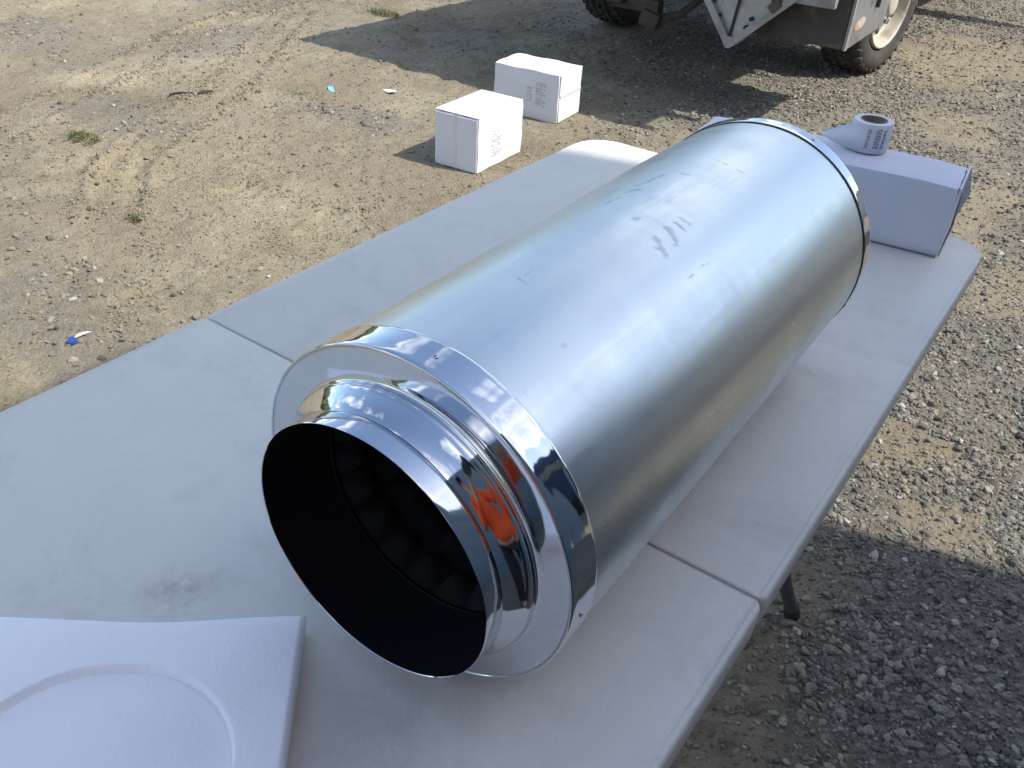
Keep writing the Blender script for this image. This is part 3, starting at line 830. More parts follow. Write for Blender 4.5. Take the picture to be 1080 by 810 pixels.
# near carton on the dirt
ca = empty('carton', (-1.682, 2.300, gz(-1.68, 2.3) + .002), R(3.5))
tag(ca, "white carton on the dirt nearest the table, taped seam down its shaded side", 'box', 'white cartons')
sx, sy, sz = .212, .338, .222
obj('carton_body', soft_box(sx, sy, sz, .004, 3), m_carton, ca, smooth=40)
bm = BM(); add_box(bm, (-.053, -sy / 2 - .0035, sz / 2), (.0985, .003, sz - .008), .001); obj('flap', bm, m_carton, ca)
bm = BM(); add_box(bm, (.053, -sy / 2 - .0035, sz / 2), (.0995, .003, sz - .008), .001, rot=(0, 0, .008)); obj('flap', bm, m_carton, ca)
bm = BM(); add_box(bm, (.0, -sy / 2 - .0055, sz / 2), (.016, .0005, sz - .004)); add_box(bm, (0, -sy / 2 + .014, sz + .0056), (.016, .03, .0005)); obj('tape_strip', bm, m_tape, ca)
bm = BM(); add_box(bm, (.0, 0, sz + .0038), (sx - .001, sy - .001, .0022), .001); obj('lid', bm, m_carton, ca)
rr = random.Random(4); bm = BM()
quad_on(bm, Vector((sx / 2 + .0045, -.075, .150)), Vy, -Vz, Vx, [(a, b_, a1, b1) for a, b_, a1, b1 in fake_print(rr, .085, .045, 5, .012)])
quad_on(bm, Vector((sx / 2 + .0045, -.075, .100)), Vy, -Vz, Vx, fake_print(rr, .075, .055, 6, .010))
obj('printed_marks', bm, m_ink, ca)

# second carton, closer to the truck's shadow
cb = empty('carton', (-1.868, 2.996, gz(-1.87, 3.0) + .002), R(5.5))
tag(cb, "white carton at the edge of the truck's shadow, open seam on its sunlit end", 'box', 'white cartons')
sx, sy, sz = .350, .232, .226
obj('carton_body', soft_box(sx, sy, sz, .003, 8), m_carton, cb, smooth=40)
bm = BM(); add_box(bm, (sx / 2 + .0035, .004, sz * .77), (.003, sy - .012, sz * .44), .001, rot=(0, .02, .01)); obj('flap', bm, m_carton, cb)
bm = BM(); add_box(bm, (sx / 2 + .0035, .004, sz * .27), (.003, sy - .012, sz * .50), .001, rot=(0, -.02, 0)); obj('flap', bm, m_carton, cb)
bm = BM(); add_box(bm, (sx / 2 + .006, .006, sz * .535), (.0008, sy - .02, .016)); obj('tape_strip', bm, m_tape, cb)
rr = random.Random(9); bm = BM()
quad_on(bm, Vector((.060, -sy / 2 - .0040, .178)), Vx, -Vz, -Vy, fake_print(rr, .056, .115, 13, .0085))
quad_on(bm, Vector((.012, -sy / 2 - .0040, .150)), Vx, -Vz, -Vy, fake_print(rr, .040, .075, 7, .010))
obj('printed_marks', bm, m_ink, cb)
rr = random.Random(10); bm = BM()
quad_on(bm, Vector((-.11, .07, sz + .0035)), Vx, -Vy, Vz, fake_print(rr, .09, .016, 1, .008)); obj('printed_marks', bm, m_tape, cb)

# long carton on the table behind the silencer
cc = empty('carton', (.1075, .872, TZ + .0005), R(6.2))
tag(cc, "long low white carton on the table's far end, with the label roll on top", 'box', 'white cartons')
sx, sy, sz = .424, .118, .1145
m_carton_shaded = carton_mat('white_carton_shaded', (.66, .66, .74))  # darker lilac copy of the carton white, with shade mixed into the colour
obj('carton_body', soft_box(sx - .006, sy, sz, .0008, 21, .35), m_carton_shaded, cc, smooth=40)
bm = BM(); bmx = sx / 2
vs = [(bmx - .002, -sy / 2 + .001, .002), (bmx + .001, sy / 2 + .035, .000), (bmx + .013, sy / 2 + .022, .062), (bmx + .001, sy / 2, sz - .001), (bmx - .001, -sy / 2 + .001, sz - .002)]
f = [bm.verts.new(v) for v in vs]; g = [bm.verts.new(Vector(v) + Vector((-.003, 0, 0))) for v in vs]
bm.faces.new(f); bm.faces.new(g[::-1])
for i in range(5): bm.faces.new((f[i], g[i], g[(i + 1) % 5], f[(i + 1) % 5]))
bmesh.ops.recalc_face_normals(bm, faces=bm.faces[:]); obj('flap', bm, m_carton_shaded, cc)
bm = BM()
add_tube(bm, [(bmx - .001, -sy / 2 - .0005, .003), (bmx + .003, -sy / 2 + .006, .055), (bmx + .0005, -sy / 2, sz - .006)], [.0011, .0020, .0008], 6)
add_tube(bm, [(-.12, -sy / 2 - .0012, .0012), (bmx - .004, -sy / 2 - .0012, .0012)], .0013, 6)
obj('board_edge', bm, m_board, cc)

# roll of labels standing on that carton
m_label = material('label_paper', (.66, .67, .72), .55, 0, .03, 20)
m_core = material('cardboard_core', (.26, .21, .16), .85, 0, .1, 60)
m_ink2 = material('black_print', (.03, .03, .05), .6)
rx_, ry_ = .158, .905
roll = empty('label_roll', (rx_, ry_, TZ + sz + .0035))
tag(roll, "roll of white printed labels standing on the long carton, its loose tail pulled out", 'label roll')
RH, RR = .046, .0315
bm = BM(); add_lathe(bm, [(0, .0210), (0, RR - .001), (.0012, RR), (RH - .0012, RR), (RH, RR - .001), (RH, .0210)], 64, 'Z'); obj('paper_winding', bm, m_label, roll, smooth=40)
bm = BM(); add_lathe(bm, [(.001, .0210), (RH + .0008, .0210), (RH + .0008, .0192), (.001, .0192)], 48, 'Z', closed=True); obj('core', bm, m_core, roll, smooth=40)
bm = BM(); n = 22; top, bot = [], []
for i in range(n + 1):
    t_ = i / n
    if i < 8:
        a = R(-35) + (R(-112) - R(-35)) * i / 7; px, py = (RR + .0009) * cos(a), (RR + .0009) * sin(a)
    else:
        q = (i - 7) / (n - 7); a = R(-112); px = (RR + .0009) * cos(a) - .068 * q; py = (RR + .0009) * sin(a) + .012 * q + .018 * q * q
    q = max(0, (i - 7) / (n - 7))
    top.append(bm.verts.new((px, py + .010 * q, RH - .0005 - .042 * q ** 1.3))); bot.append(bm.verts.new((px + .004 * q, py - .008 * q, .0008 + .006 * q)))
for i in range(n): bm.faces.new((bot[i], bot[i + 1], top[i + 1], top[i]))
o = obj('paper_tail', bm, m_label, roll, smooth=60); sd = o.modifiers.new('thickness', 'SOLIDIFY'); sd.thickness = .0005
rr = random.Random(2); bm = BM()
for a0, wd, n_, kind in ((-62, .014, 5, 0), (-84, .006, 3, 1), (-40, .006, 3, 1)):
    for i in range(n_):
        a = R(a0) + i * .055
        z = .010
        while z < .039:
            l = rr.uniform(.0012, .004)
            e = RR + .0016
            vs = [bm.verts.new((e * cos(q), e * sin(q), zz_)) for q, zz_ in ((a, z), (a + .028, z), (a + .028, z + l), (a, z + l))]
            bm.faces.new(vs); z += l + rr.uniform(.0008, .0022)
obj('printed_lines', bm, m_ink2, roll)

# ------------------------------------------------------------------ packing foam
def epe():
    m = bpy.data.materials.new('white_packing_foam'); m.use_nodes = True
    nt = m.node_tree; L = nt.links; b = nt.nodes['Principled BSDF']
    b.inputs['Base Color'].default_value = (.94, .94, .96, 1); b.inputs['Roughness'].default_value = .6
    b.inputs['Subsurface Weight'].default_value = .25; b.inputs['Subsurface Radius'].default_value = (1, 1, 1); b.inputs['Subsurface Scale'].default_value = .03
    t = nd(nt, 'ShaderNodeTexCoord'); v = nd(nt, 'ShaderNodeTexVoronoi', Scale=260.0); L.new(t.outputs['Object'], v.inputs['Vector'])
    n = nd(nt, 'ShaderNodeTexNoise', Scale=40.0, Detail=4.0); L.new(t.outputs['Object'], n.inputs['Vector'])
    a = nd(nt, 'ShaderNodeMath', operation='MULTIPLY_ADD'); L.new(v.outputs['Distance'], a.inputs[0]); a.inputs[1].default_value = .5; L.new(n.outputs['Fac'], a.inputs[2])
    bn = nd(nt, 'ShaderNodeBump', Strength=.42, Distance=.0016); L.new(a.outputs[0], bn.inputs['Height']); L.new(bn.outputs[0], b.inputs['Normal'])
    return m
m_epe = epe()
# square block, corner near (.111,-.281); u runs left-down, v runs right-down
fz = .024
fo = empty('foam_block', (.093, -.267, TZ + .0005))
tag(fo, "white packing foam block with a round recess, at the table's near left corner of view", 'packing foam')
U = Vector((-.8026, -.5965, 0)); V = Vector((.6495, -.7603, 0))
SZ = .40; cxy = Vector((.080 - .093, -.455 + .267, 0)); cr_ = .097
bm = BM(); N = 330; grid = {}
for i in range(N + 1):
    for j in range(N + 1):
        p = U * (SZ * i / N) + V * (SZ * j / N)
        d = (p - cxy).length
        e = min(i, j, N - i, N - j) / N * SZ
        z = fz
        s = min(max((d - (cr_ - .0008)) / .0022, 0), 1); s = s * s * (3 - 2 * s)
        z -= .0050 * (1 - s) + .0022 * math.exp(-((d - cr_ + .0016) / .0014) ** 2)
        z -= .004 * max(0, 1 - e / .004) ** 2
        # soft sag of the far edge and slight waviness
        iu = i / N
        off = Vector((0, 0, 0))
        sag = .010 * sin(pi * min(iu * 1.25, 1.0)) * max(0, 1 - j / N * 3)
        off = V * sag
        z += .0012 * sin(i * .05) * sin(j * .041 + 1)
        grid[i, j] = bm.verts.new(p + off + Vector((0, 0, z)))
for i in range(N):
    for j in range(N): bm.faces.new((grid[i, j], grid[i, j + 1], grid[i + 1, j + 1], grid[i + 1, j]))
edge = [(i, 0) for i in range(N)] + [(N, j) for j in range(N)] + [(i, N) for i in range(N, 0, -1)] + [(0, j) for j in range(N, 0, -1)]
prev = [grid[e] for e in edge]
cen = U * SZ / 2 + V * SZ / 2
for zf, o_ in ((fz - .008, .0004), (.010, -.002), (.003, -.006), (0, -.009)):
    cur = [bm.verts.new((v.co - cen).xy.to_3d() * (1 + (o_ if True else 0)) + cen + Vector((0, 0, zf))) for v in [grid[e] for e in edge]]
    for k in range(len(cur)):
        k2 = (k + 1) % len(cur); bm.faces.new((prev[k], prev[k2], cur[k2], cur[k]))
    prev = cur
bm.faces.new(prev)
bmesh.ops.recalc_face_normals(bm, faces=bm.faces[:])
obj('foam_body', bm, m_epe, fo, smooth=60)

# ------------------------------------------------------------------ work truck
m_white = material('worn_white_paint', (.30, .30, .29), .45, 0, .12, 5, .1, 50, .001, dark=(.19, .17, .145), dscale=7, dlo=.48, dhi=.68)
m_alloy = material('dull_aluminium', (.32, .33, .33), .42, .55, .12, 8, .1, 60, .001, dark=(.17, .15, .13), dscale=9, dlo=.52, dhi=.7)
m_darkp = material('grimy_shaded_panel', (.060, .056, .052), .7, 0, .2, 6, .2, 60, .001, dark=(.13, .11, .085), dscale=8, dlo=.5, dhi=.7)  # toolbox body: shade on its front is put into this colour, with grime
m_chassis = material('chassis_black', (.022, .024, .030), .6, .1, .2, 6)
m_rust = material('muddy_steel', (.085, .066, .048), .8, .0, .3, 20, .4, 60, .003)
m_tyre = material('dusty_rubber', (.045, .040, .036), .85, 0, .3, 12, .4, 70, .002, dark=(.11, .092, .072), dscale=12, dlo=.5, dhi=.7)
m_rim = material('cream_wheel_paint', (.50, .475, .40), .45, 0, .08, 8, .1, 60, .001, dark=(.30, .25, .18), dscale=9, dlo=.46, dhi=.70)
m_glass = material('tinted_glass', (.02, .025, .03), .05, 0)
m_amber = material('orange_decal', (.62, .22, .06), .5)
truck = empty('work_truck', (-1.65, 5.0, 0))
tag(truck, "dusty white and grey tray truck at the top right with cream wheel and side toolbox", 'truck')
def T(x, y, z): return (x + 1.65, y - 5.0, z)
def tbox(name, mat, x0, x1, y0, y1, z0, z1, bev=.004, parent=truck):
    bm = BM(); add_box(bm, ((x0 + x1) / 2 + 1.65, (y0 + y1) / 2 - 5, (z0 + z1) / 2), (x1 - x0, y1 - y0, z1 - z0), bev); return obj(name, bm, mat, parent)
# wheels: axis X, tyre outer face towards sx
def wheel(cx, cy, sx, rz):
    w = empty('wheel', T(cx, cy, .378)); w.parent = truck; w.rotation_euler = (0, 0, rz)
    hw = .132
    bm = BM()
    add_lathe(bm, spun([(-hw * .80, .235), (-hw * .98, .27), (-hw * 1.02, .31), (-hw * .90, .352), (-hw * .6, .364), (0, .367), (hw * .6, .364), (hw * .90, .352), (hw * 1.02, .31), (hw * .98, .27), (hw * .80, .235)], 3), 72, 'X')
    ty = obj('tyre', bm, m_tyre, w, smooth=50)
    bm = BM(); nl = 34
    for k in range(nl):
        for row, (x, wd, ph_) in enumerate(((-.105, .045, 0), (-.048, .036, .5), (.0, .034, 0), (.048, .036, .5), (.105, .045, 0))):
            a = 2 * pi * (k + ph_) / nl
            t_ = bmesh.new(); bmesh.ops.create_cube(t_, size=1); bmesh.ops.scale(t_, vec=(wd, .046, .018), verts=t_.verts)
            if abs(x) > .1:
                for v in t_.verts:
                    if (v.co.x > 0) == (x > 0): v.co.z -= .006
            bmesh.ops.bevel(t_, geom=t_.edges[:], offset=.003, segments=1, affect='EDGES')
            bmesh.ops.rotate(t_, cent=(0, 0, 0), matrix=Matrix.Rotation((.25 if row % 2 else -.25), 3, 'Z'), verts=t_.verts)
            bmesh.ops.translate(t_, vec=(x, 0, .3695 if abs(x) < .1 else .362), verts=t_.verts)
            bmesh.ops.rotate(t_, cent=(0, 0, 0), matrix=Matrix.Rotation(a, 3, 'X'), verts=t_.verts)
            _merge(bm, t_)
    tr = obj('tread', bm, m_tyre, w); tr['kind'] = 'stuff'
    bm = BM(); s = sx
    add_lathe(bm, spun([(s * .112, .236), (s * .128, .232), (s * .126, .222), (s * .105, .214), (s * .060, .206), (s * .045, .190), (s * .060, .165), (s * .085, .130), (s * .090, .100), (s * .086, .075), (s * .100, .062), (s * .125, .055), (s * .132, .040), (s * .133, .001)], 3), 64, 'X')
    obj('rim', bm, m_rim, w, smooth=50)
    bm = BM(); add_lathe(bm, [(-s * .10, .232), (-s * .05, .215), (s * .04, .205)], 48, 'X'); obj('rim_barrel', bm, m_chassis, w, smooth=50)
    for k in range(6):
        a = 2 * pi * k / 6 + .3
        bm = BM(); t_ = bmesh.new(); bmesh.ops.create_cone(t_, cap_ends=True, segments=6, radius1=.014, radius2=.012, depth=.03)
        bmesh.ops.rotate(t_, cent=(0, 0, 0), matrix=Matrix.Rotation(pi / 2, 3, 'Y'), verts=t_.verts)
        bmesh.ops.translate(t_, vec=(s * .098, .088 * cos(a), .088 * sin(a)), verts=t_.verts); _merge(bm, t_); obj('wheel_nut', bm, m_chassis, w)
    for k in range(8):
        bm = BM(); a = 2 * pi * k / 8
        add_tube(bm, [(s * .072, .148 * cos(a), .148 * sin(a)), (s * .078, .148 * cos(a), .148 * sin(a))], .017, 10)
        obj('vent_hole', bm, m_chassis, w)
wheel(-.935, 5.03, 1, R(-8))
wheel(-2.53, 4.98, -1, R(-4))
wheel(-.935, 8.42, 1, 0); wheel(-2.45, 8.42, -1, 0)
# chassis, axle, springs
for x in (-2.05, -1.25): tbox('chassis_rail', m_chassis, x - .04, x + .04, 3.75, 8.6, .62, .78)
bm = BM(); add_tube(bm, [T(-2.4, 5.0, .38), T(-1.8, 5.0, .38), T(-1.72, 5.0, .38), T(-1.58, 5.0, .38), T(-1.5, 5.0, .38), T(-1.05, 5.0, .38)], [.045, .05, .14, .14, .05, .045], 16); obj('axle', bm, m_rust, truck, smooth=40)
for x in (-2.1, -1.2):
    bm = BM()
    for k in range(4): add_tube(bm, [T(x, 4.3 + k * .08, .60 - k * .03), T(x, 5.0, .45 - k * .012), T(x, 5.7 - k * .08, .60 - k * .03)], .022, 6)
    obj('leaf_spring', bm, m_rust, truck)
# tow bar seen at the left of the underbody
bm = BM(); add_box(bm, T(-1.97, 4.12, .33), (.30, .07, .07), .01); add_box(bm, T(-1.86, 4.10, .265), (.12, .08, .09), .02, rot=(0, .25, 0))
add_tube(bm, [T(-1.85, 4.1, .26), T(-1.72, 4.16, .30), T(-1.62, 4.3, .42)], .022, 10); add_box(bm, T(-2.09, 4.08, .345), (.13, .10, .035), .01)
obj('tow_bracket', bm, m_rust, truck, smooth=30)
tbox('underbody_pan', m_chassis, -2.35, -1.35, 4.25, 4.75, .42, .62, .03)
# tray
tbox('tray_deck', m_alloy, -2.68, -.62, 3.42, 6.6, .96, 1.04, .006)
for k in range(8): tbox('deck_bearer', m_alloy, -2.6, -.70, 3.6 + k * .4, 3.66 + k * .4, .86, .957, .004)
tbox('side_board', m_white, -2.72, -2.685, 3.452, 6.6, .93, 1.14, .006); tbox('side_board', m_white, -.615, -.58, 3.442, 6.6, .93, 1.14, .006)
bm = BM(); add_prism(bm, [(-2.72 + 1.65, 3.415 - 5), (-.50 + 1.65, 3.405 - 5), (-.50 + 1.65, 3.44 - 5), (-2.72 + 1.65, 3.45 - 5)], .93, 1.14, 'XY'); obj('tail_board', bm, m_white, truck)
tbox('head_board', m_white, -2.7, -.6, 6.6, 6.64, .96, 1.75, .006)
# rear sub-frame bar and V shaped corner plate hanging from it
tbox('rear_bar', m_white, -1.45, -.715, 3.56, 3.60, .568, .606, .004)
tbox('rear_upright', m_white, -.745, -.715, 3.562, 3.598, .608, .93, .004)
tbox('rear_upright', m_white, -1.45, -1.42, 3.562, 3.598, .608, .93, .004)
tbox('rear_bar', m_white, -1.415, -.75, 3.563, 3.597, .80, .835, .004)
vp = [(-1.43, .80), (-1.40, .62), (-1.195, .352), (-1.165, .335), (-1.13, .347), (-.92, .565), (-.80, .66), (-.80, .80)]
bm = BM(); add_prism(bm, [(x + 1.65, z) for x, z in vp], 3.572 - 5, 3.580 - 5, 'XZ'); plate = obj('corner_plate', bm, m_alloy, truck)
def bar2(a, b_, y0, y1, w):
    (x0, z0), (x1, z1) = a, b_; d = Vector((x1 - x0, z1 - z0)).normalized(); n_ = Vector((-d.y, d.x)) * w
    return [(x0 + 1.65, z0), (x1 + 1.65, z1), (x1 + 1.65 + n_.x, z1 + n_.y), (x0 + 1.65 + n_.x, z0 + n_.y)]
bm = BM(); add_prism(bm, bar2((-1.402, .62), (-1.185, .342), 0, 0, .032), 3.545 - 5, 3.571 - 5); obj('plate_flange', bm, m_white, truck)
bm = BM(); add_prism(bm, bar2((-1.145, .338), (-.795, .66), 0, 0, .032), 3.545 - 5, 3.571 - 5); obj('plate_flange', bm, m_white, truck)
bm = BM(); add_prism(bm, bar2((-1.168, .375), (-1.12, .79), 0, 0, .010), 3.560 - 5, 3.571 - 5); obj('plate_rib', bm, m_chassis, truck)
bm = BM(); add_tube(bm, [T(-1.165, 3.543, .355), T(-1.165, 3.580, .355)], .026, 16); obj('plate_tip', bm, m_white, truck, smooth=40)
for x, z in ((-1.28, .52), (-1.24, .46), (-1.10, .43), (-1.08, .47), (-.99, .56), (-1.13, .60), (-.97, .52)):
    bm = BM(); add_tube(bm, [T(x, 3.555, z), T(x, 3.573, z)], .010, 8); obj('bolt', bm, m_chassis, truck)
bm = BM(); add_box(bm, T(-.975, 3.545, .545), (.04, .02, .055), .004, rot=(0, .75, 0)); obj('latch', bm, m_rust, truck)
bm = BM(); add_tube(bm, [T(-1.365, 3.555, .535), T(-1.405, 3.545, .53)], .012, 8); obj('side_pin', bm, m_white, truck)
# side toolbox ahead of the wheel
bm = BM(); add_box(bm, T(-1.02, 4.0, .63), (.68, .596, .50), .006); tb = obj('toolbox', bm, m_darkp, truck)
bm = BM()
pr = [(3.700 - 5, .382), (3.705 - 5, .378), (4.29 - 5, .405), (4.30 - 5, .88), (3.70 - 5, .88)]
add_prism(bm, pr, -.676 + 1.65, -.668 + 1.65, 'YZ'); sd_ = obj('toolbox_door', bm, m_alloy, truck)
bm = BM(); add_prism(bm, [(3.695 - 5, .38), (3.725 - 5, .38), (3.725 - 5, .88), (3.695 - 5, .88)], -.667 + 1.65, -.662 + 1.65, 'YZ'); obj('door_edge', bm, m_white, sd_)
bm = BM(); bmx_ = [(3.86 + .075 * cos(a * pi / 12) + .02 * sin(a * pi / 12) - 5, .475 + .026 * sin(a * pi / 12)) for a in range(24)]
add_prism(bm, bmx_, -.6675 + 1.65, -.666 + 1.65, 'YZ'); obj('sticker', bm, material('pale_sticker', (.50, .44, .38), .5, 0, .1, 20, dark=(.45, .27, .18), dscale=22, dlo=.5, dhi=.6), sd_)
bm = BM(); add_tube(bm, [T(-.66, 4.06, .52), T(-.655, 4.08, .70), T(-.66, 4.10, .88)], .010, 8); obj('door_seal', bm, m_chassis, sd_)
# mudguard over the wheel
bm = BM(); pr = []
for k in range(13):
    a = pi * (0.02 + .96 * k / 12); pr.append((.48 * cos(a) + 5.03 - 5, .40 + .48 * sin(a)))
pr2 = [(p_[0] * 1.0, p_[1]) for p_ in pr] + [(.455 * cos(pi * (0.02 + .96 * k / 12)) + .03, .40 + .455 * sin(pi * (.02 + .96 * k / 12))) for k in range(12, -1, -1)]
add_prism(bm, pr2, -1.08 + 1.65, -.80 + 1.65, 'YZ'); obj('mudguard', bm, m_alloy, truck)
# cab
def cab():
    bm = BM(); side = [(6.72, .55), (6.72, 1.85), (6.85, 1.95), (7.75, 1.93), (8.15, 1.38), (8.95, 1.22), (9.05, .95), (9.05, .50), (8.90, .48), (8.80, .80), (8.42, .92), (8.05, .80), (7.95, .48)]
    add_prism(bm, [(y - 5, z) for y, z in side], -2.58 + 1.65, -.72 + 1.65, 'YZ')
    bmesh.ops.bevel(bm, geom=bm.edges[:], offset=.03, segments=2, affect='EDGES')
    obj('cab_body', bm, m_white, truck, smooth=40)
    for x in (-2.586, -.714):
        bm = BM(); add_prism(bm, [(6.85 - 5, 1.30), (6.88 - 5, 1.82), (7.62 - 5, 1.82), (7.98 - 5, 1.34)], x + 1.65 - .004, x + 1.65 + .004, 'YZ'); obj('side_window', bm, m_glass, truck)
cab()
bm = BM(); add_prism(bm, [(-.70 + 1.65, 7.45 - 5), (.12 + 1.65, 7.36 - 5), (.12 + 1.65, 7.41 - 5), (-.70 + 1.65, 7.52 - 5)], .48, 1.25, 'XY'); obj('shadow_door', bm, m_white, truck)  # open door added out of view to drop a shadow strip on the gravel

# ------------------------------------------------------------------ litter and tufts
m_blue = material('blue_plastic', (.03, .07, .30), .4); m_sky = material('pale_blue_plastic', (.20, .50, .66), .45); m_paper = material('paper_scrap', (.75, .74, .70), .8)
m_strap = material('black_strap', (.025, .025, .025), .6)
lit = empty('bottle_cap', (-1.625, .405, gz(-1.62, .4) + .004), .6)
tag(lit, "small blue plastic cap with a clear shard lying on the dirt left of the table", 'litter')
bm = BM(); add_lathe(bm, [(0, .012), (.010, .0115), (.012, .0105), (.0125, .001)], 20, 'Z'); obj('cap_shell', bm, m_blue, lit, smooth=40, rot=(.5, 0, 0))
bm = BM(); add_prism(bm, [(0, 0), (.025, .012), (.045, .018), (.02, .020), (.004, .012)], 0, .002, 'XY'); obj('clear_shard', bm, m_paper, lit, loc=(.0, .012, .004), rot=(.25, -.1, 0.2))
bm = BM(); add_box(bm, (0, 0, 0), (.10, .028, .002), .0008); bmesh.ops.bisect_plane(bm, geom=bm.verts[:] + bm.edges[:] + bm.faces[:], plane_co=(0, 0, 0), plane_no=(1, 0, 0))
for v in bm.verts: v.co.z += .012 * math.cos(v.co.x * 30)
tag(obj('plastic_strip', bm, m_sky, loc=(-2.83, 2.56, gz(-2.83, 2.56) + .004), rot=(.1, .05, -.62)), "pale blue plastic strip lying flat on the dirt beyond the cartons", 'litter')
bm = BM(); add_prism(bm, [(-.035, -.01), (0, -.022), (.04, -.006), (.03, .014), (-.012, .02)], 0, .003, 'XY')
for v in bm.verts: v.co.z += .18 * abs(v.co.x) ** 1.1
tag(obj('paper_scrap', bm, m_paper, loc=(-2.585, 2.73, gz(-2.585, 2.73) + .004), rot=(0, 0, .3)), "crumpled white paper scrap on the dirt near the truck's shadow edge", 'litter')
bm = BM(); pts = []
for k in range(16):
    q = k / 15; pts.append((-.13 + .20 * q + .02 * sin(q * 6), .012 * sin(q * 7) + .05 * q * q, .006 + .008 * abs(sin(q * 9))))
add_tube(bm, pts, .006, 8)
tag(obj('rubber_strap', bm, m_strap, loc=(-3.17, 2.01, gz(-3.17, 2.01)), rot=(0, 0, .75), smooth=40), "short black rubber strap curled on the dirt at upper left", 'strap')
m_grass = material('dry_green_grass', (.10, .12, .035), .8, 0, .3, 30, dark=(.24, .21, .10), dscale=30, dlo=.5, dhi=.6)
def tuft(x, y, r_, n, lab, hmax=.035):
    bm = BM()
    for k in range(n):
        a = random.uniform(0, 6.28); d = r_ * random.random() ** .7
        bx, by = d * cos(a) * 1.3, d * sin(a) * .6
        l = hmax * random.uniform(.4, 1); az = random.uniform(0, 6.28); ln = random.uniform(.5, 1.5) * l
        w_ = .0016; side = Vector((-sin(az), cos(az), 0)) * w_
        b0 = Vector((bx, by, 0)); b1 = b0 + Vector((cos(az), sin(az), 0)) * ln * .4 + Vector((0, 0, l * .8)); b2 = b0 + Vector((cos(az), sin(az), 0)) * ln + Vector((0, 0, l * .9))
        v = [bm.verts.new(p_) for p_ in (b0 - side, b0 + side, b1 + side * .8, b1 - side * .8, b2)]
        bm.faces.new((v[0], v[1], v[2], v[3])); bm.faces.new((v[3], v[2], v[4]))
    tag(obj('grass_tuft', bm, m_grass, loc=(x, y, gz(x, y) - .002)), lab, 'grass tuft', 'grass tufts in the dirt')
tuft(-3.01, 1.32, .075, 260, "small green grass tuft on the dirt below the yellow patch at left", .028)
tuft(-2.87, 2.38, .10, 260, "flattened thin grass tuft in the dirt just left of the blue strip", .022)
tuft(-3.77, 3.97, .11, 300, "grass tuft at the outer corner of the truck's shadow", .04)
tuft(-2.18, .98, .03, 90, "tiny wisp of grass beside the pale sandy patch left of the table", .016)

# ------------------------------------------------------------------ person holding the phone beside the table (mirrored in the metal)
m_skin = material('skin', (.48, .27, .18), .5, 0, .05); m_orange = material('orange_work_shirt', (.85, .10, .015), .8, 0, .08, 20, .2, 200, .001)
m_pants = material('black_work_trousers', (.012, .013, .018), .85); m_boot = material('brown_boot', (.07, .045, .03), .6); m_phone = material('phone_black', (.01, .01, .012), .15)
m_cap = material('navy_cap', (.01, .015, .04), .8); m_hair = material('brown_hair', (.03, .018, .01), .7)
psn = empty('person', (.92, -.62, 0), R(76))
tag(psn, "person in an orange work shirt and black trousers mirrored in the polished collar", 'person')
inv = (Matrix.Translation(psn.location) @ Matrix.Rotation(R(76), 4, 'Z')).inverted()
rgt, upv, bck = Rm @ Vector((1, 0, 0)), Rm @ Vector((0, 1, 0)), Rm @ Vector((0, 0, 1))
PH = CAM_LOC - rgt * .055 - upv * .012 + bck * .030
hr, hl = inv @ (PH + rgt * .085 + bck * .012), inv @ (PH - rgt * .085 + bck * .012)
def skin_obj(name, nodes, edges, mat, parent, root=0, sub=2):
    me_ = bpy.data.meshes.new(name); me_.from_pydata([n_[0] for n_ in nodes], edges, []); me_.materials.append(mat)
    o_ = bpy.data.objects.new(name, me_); COL.objects.link(o_); o_.parent = parent
    md = o_.modifiers.new('skin', 'SKIN'); md.use_smooth_shade = True
    sv = me_.skin_vertices[0].data
    for i, n_ in enumerate(nodes):
        rad = n_[1]; sv[i].radius = rad if isinstance(rad, tuple) else (rad, rad); sv[i].use_root = (i == root)
    ms = o_.modifiers.new('sub', 'SUBSURF'); ms.levels = sub; ms.render_levels = sub
    return o_
er, el = (.27, .10, 1.10), (-.27, .10, 1.10)
def lerp(a, b_, t_): return tuple(Vector(a).lerp(Vector(b_), t_))
wr, wl_ = lerp(er, hr, .82), lerp(el, hl, .82)
body = [((0, 0, .95), (.14, .10)), ((0, 0, 1.12), (.13, .095)), ((0, 0, 1.32), (.15, .10)), ((0, 0, 1.44), (.10, .07)), ((0, .02, 1.52), .052), ((0, .03, 1.60), .066), ((0, .035, 1.68), (.076, .088)), ((0, .025, 1.75), .06),
        ((.17, 0, 1.42), .055), (er, .042), (wr, .028), (hr, (.018, .035)), ((-.17, 0, 1.42), .055), (el, .042), (wl_, .028), (hl, (.018, .035)),
        ((.10, 0, .86), .088), ((.11, .01, .50), .058), ((.11, -.01, .10), .040), ((.11, .10, .04), .036), ((-.10, 0, .86), .088), ((-.11, .01, .50), .058), ((-.11, -.01, .10), .040), ((-.11, .10, .04), .036)]
bed = [(0, 1), (1, 2), (2, 3), (3, 4), (4, 5), (5, 6), (6, 7), (3, 8), (8, 9), (9, 10), (10, 11), (3, 12), (12, 13), (13, 14), (14, 15), (0, 16), (16, 17), (17, 18), (18, 19), (0, 20), (20, 21), (21, 22), (22, 23)]
skin_obj('body', body, bed, m_skin, psn)
sh = [((0, 0, .84), (.185, .15)), ((0, 0, 1.08), (.172, .135)), ((0, 0, 1.32), (.175, .12)), ((0, 0, 1.45), (.11, .08)), ((.175, 0, 1.43), .070), (er, .058), (lerp(er, wr, .75), .043), ((-.175, 0, 1.43), .070), (el, .058), (lerp(el, wl_, .75), .043)]
skin_obj('shirt', sh, [(0, 1), (1, 2), (2, 3), (3, 4), (4, 5), (5, 6), (3, 7), (7, 8), (8, 9)], m_orange, psn)
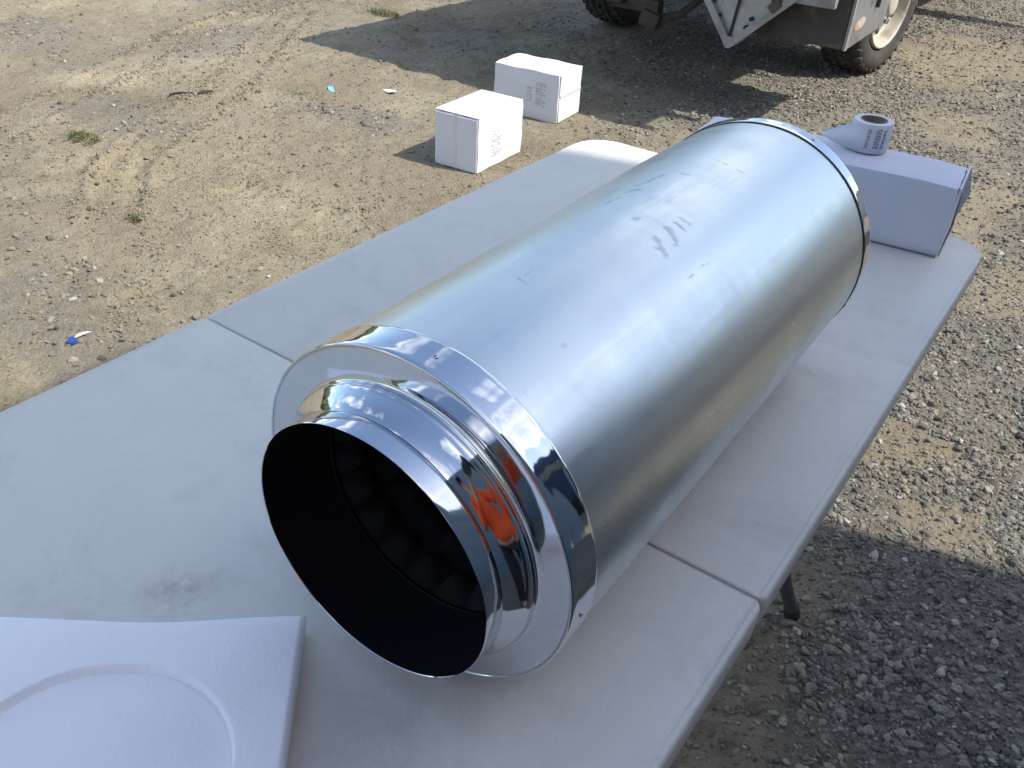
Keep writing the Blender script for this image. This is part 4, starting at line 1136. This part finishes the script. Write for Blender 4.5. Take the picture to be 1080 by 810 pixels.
tr_ = [((0, 0, .97), (.160, .125)), ((.10, 0, .84), .103), ((.115, .01, .50), .076), ((.115, -.01, .12), .068), ((-.10, 0, .84), .103), ((-.115, .01, .50), .076), ((-.115, -.01, .12), .068)]
skin_obj('trousers', tr_, [(0, 1), (1, 2), (2, 3), (0, 4), (4, 5), (5, 6)], m_pants, psn)
for s in (1, -1): skin_obj('boot', [((s * .115, -.02, .13), .055), ((s * .115, -.02, .055), .052), ((s * .12, .10, .045), .046), ((s * .12, .17, .040), .036)], [(0, 1), (1, 2), (2, 3)], m_boot, psn, root=1)
for h_, e_, s in ((hr, er, 1), (hl, el, -1)):
    d = (Vector(h_) - Vector(e_)).normalized()
    toph = inv.to_3x3() @ upv
    inw = inv.to_3x3() @ (-rgt * s); fw = inv.to_3x3() @ (-bck)
    for k in range(4):
        base = Vector(h_) + toph * (.028 - .019 * k); ln_ = (.036, .042, .038, .030)[k]
        skin_obj('finger', [(tuple(base), .009), (tuple(base + fw * ln_ * .6 ), .0085), (tuple(base + fw * ln_ * .75 + inw * ln_ * .5), .0075)], [(0, 1), (1, 2)], m_skin, psn, sub=1)
    base = Vector(h_) + toph * .02
    skin_obj('thumb', [(tuple(base), .011), (tuple(base + inw * .028 + toph * .012), .0095), (tuple(base + inw * .050 + toph * .008), .008)], [(0, 1), (1, 2)], m_skin, psn, sub=1)
bm = BM(); t_ = bmesh.new(); bmesh.ops.create_uvsphere(t_, u_segments=24, v_segments=12, radius=1); 
for v in t_.verts:
    if v.co.z < 0: v.co.z *= .25
bmesh.ops.scale(t_, vec=(.088, .105, .085), verts=t_.verts); bmesh.ops.translate(t_, vec=(0, .022, 1.73), verts=t_.verts); _merge(bm, t_); add_box(bm, (0, .145, 1.722), (.13, .10, .008), .003); obj('cap', bm, m_cap, psn, smooth=40)
for s in (1, -1):
    bm = BM(); add_lathe(bm, [(-.004, .0001), (0, .011), (.003, .012), (.006, .0001)], 12, 'Y'); obj('eye', bm, material('eye_dark', (.03, .02, .015), .2), psn, loc=(s * .030, .112, 1.675))
    bm = BM(); add_box(bm, (s * .080, .02, 1.665), (.012, .035, .055), .005); obj('ear', bm, m_skin, psn)
bm = BM(); add_box(bm, (0, .128, 1.655), (.022, .028, .045), .008); obj('nose', bm, m_skin, psn)
bm = BM(); add_box(bm, (0, .112, 1.617), (.046, .010, .012), .004); obj('mouth', bm, material('lips', (.35, .13, .10), .5), psn)
bm = BM(); add_box(bm, (0, 0, 0), (.158, .074, .008), .003)
ph_o = obj('phone', bm, m_phone)
ph_o.location = PH; ph_o.rotation_euler = CAM_ROT
tag(ph_o, "black phone held in both hands beside the table", 'phone')
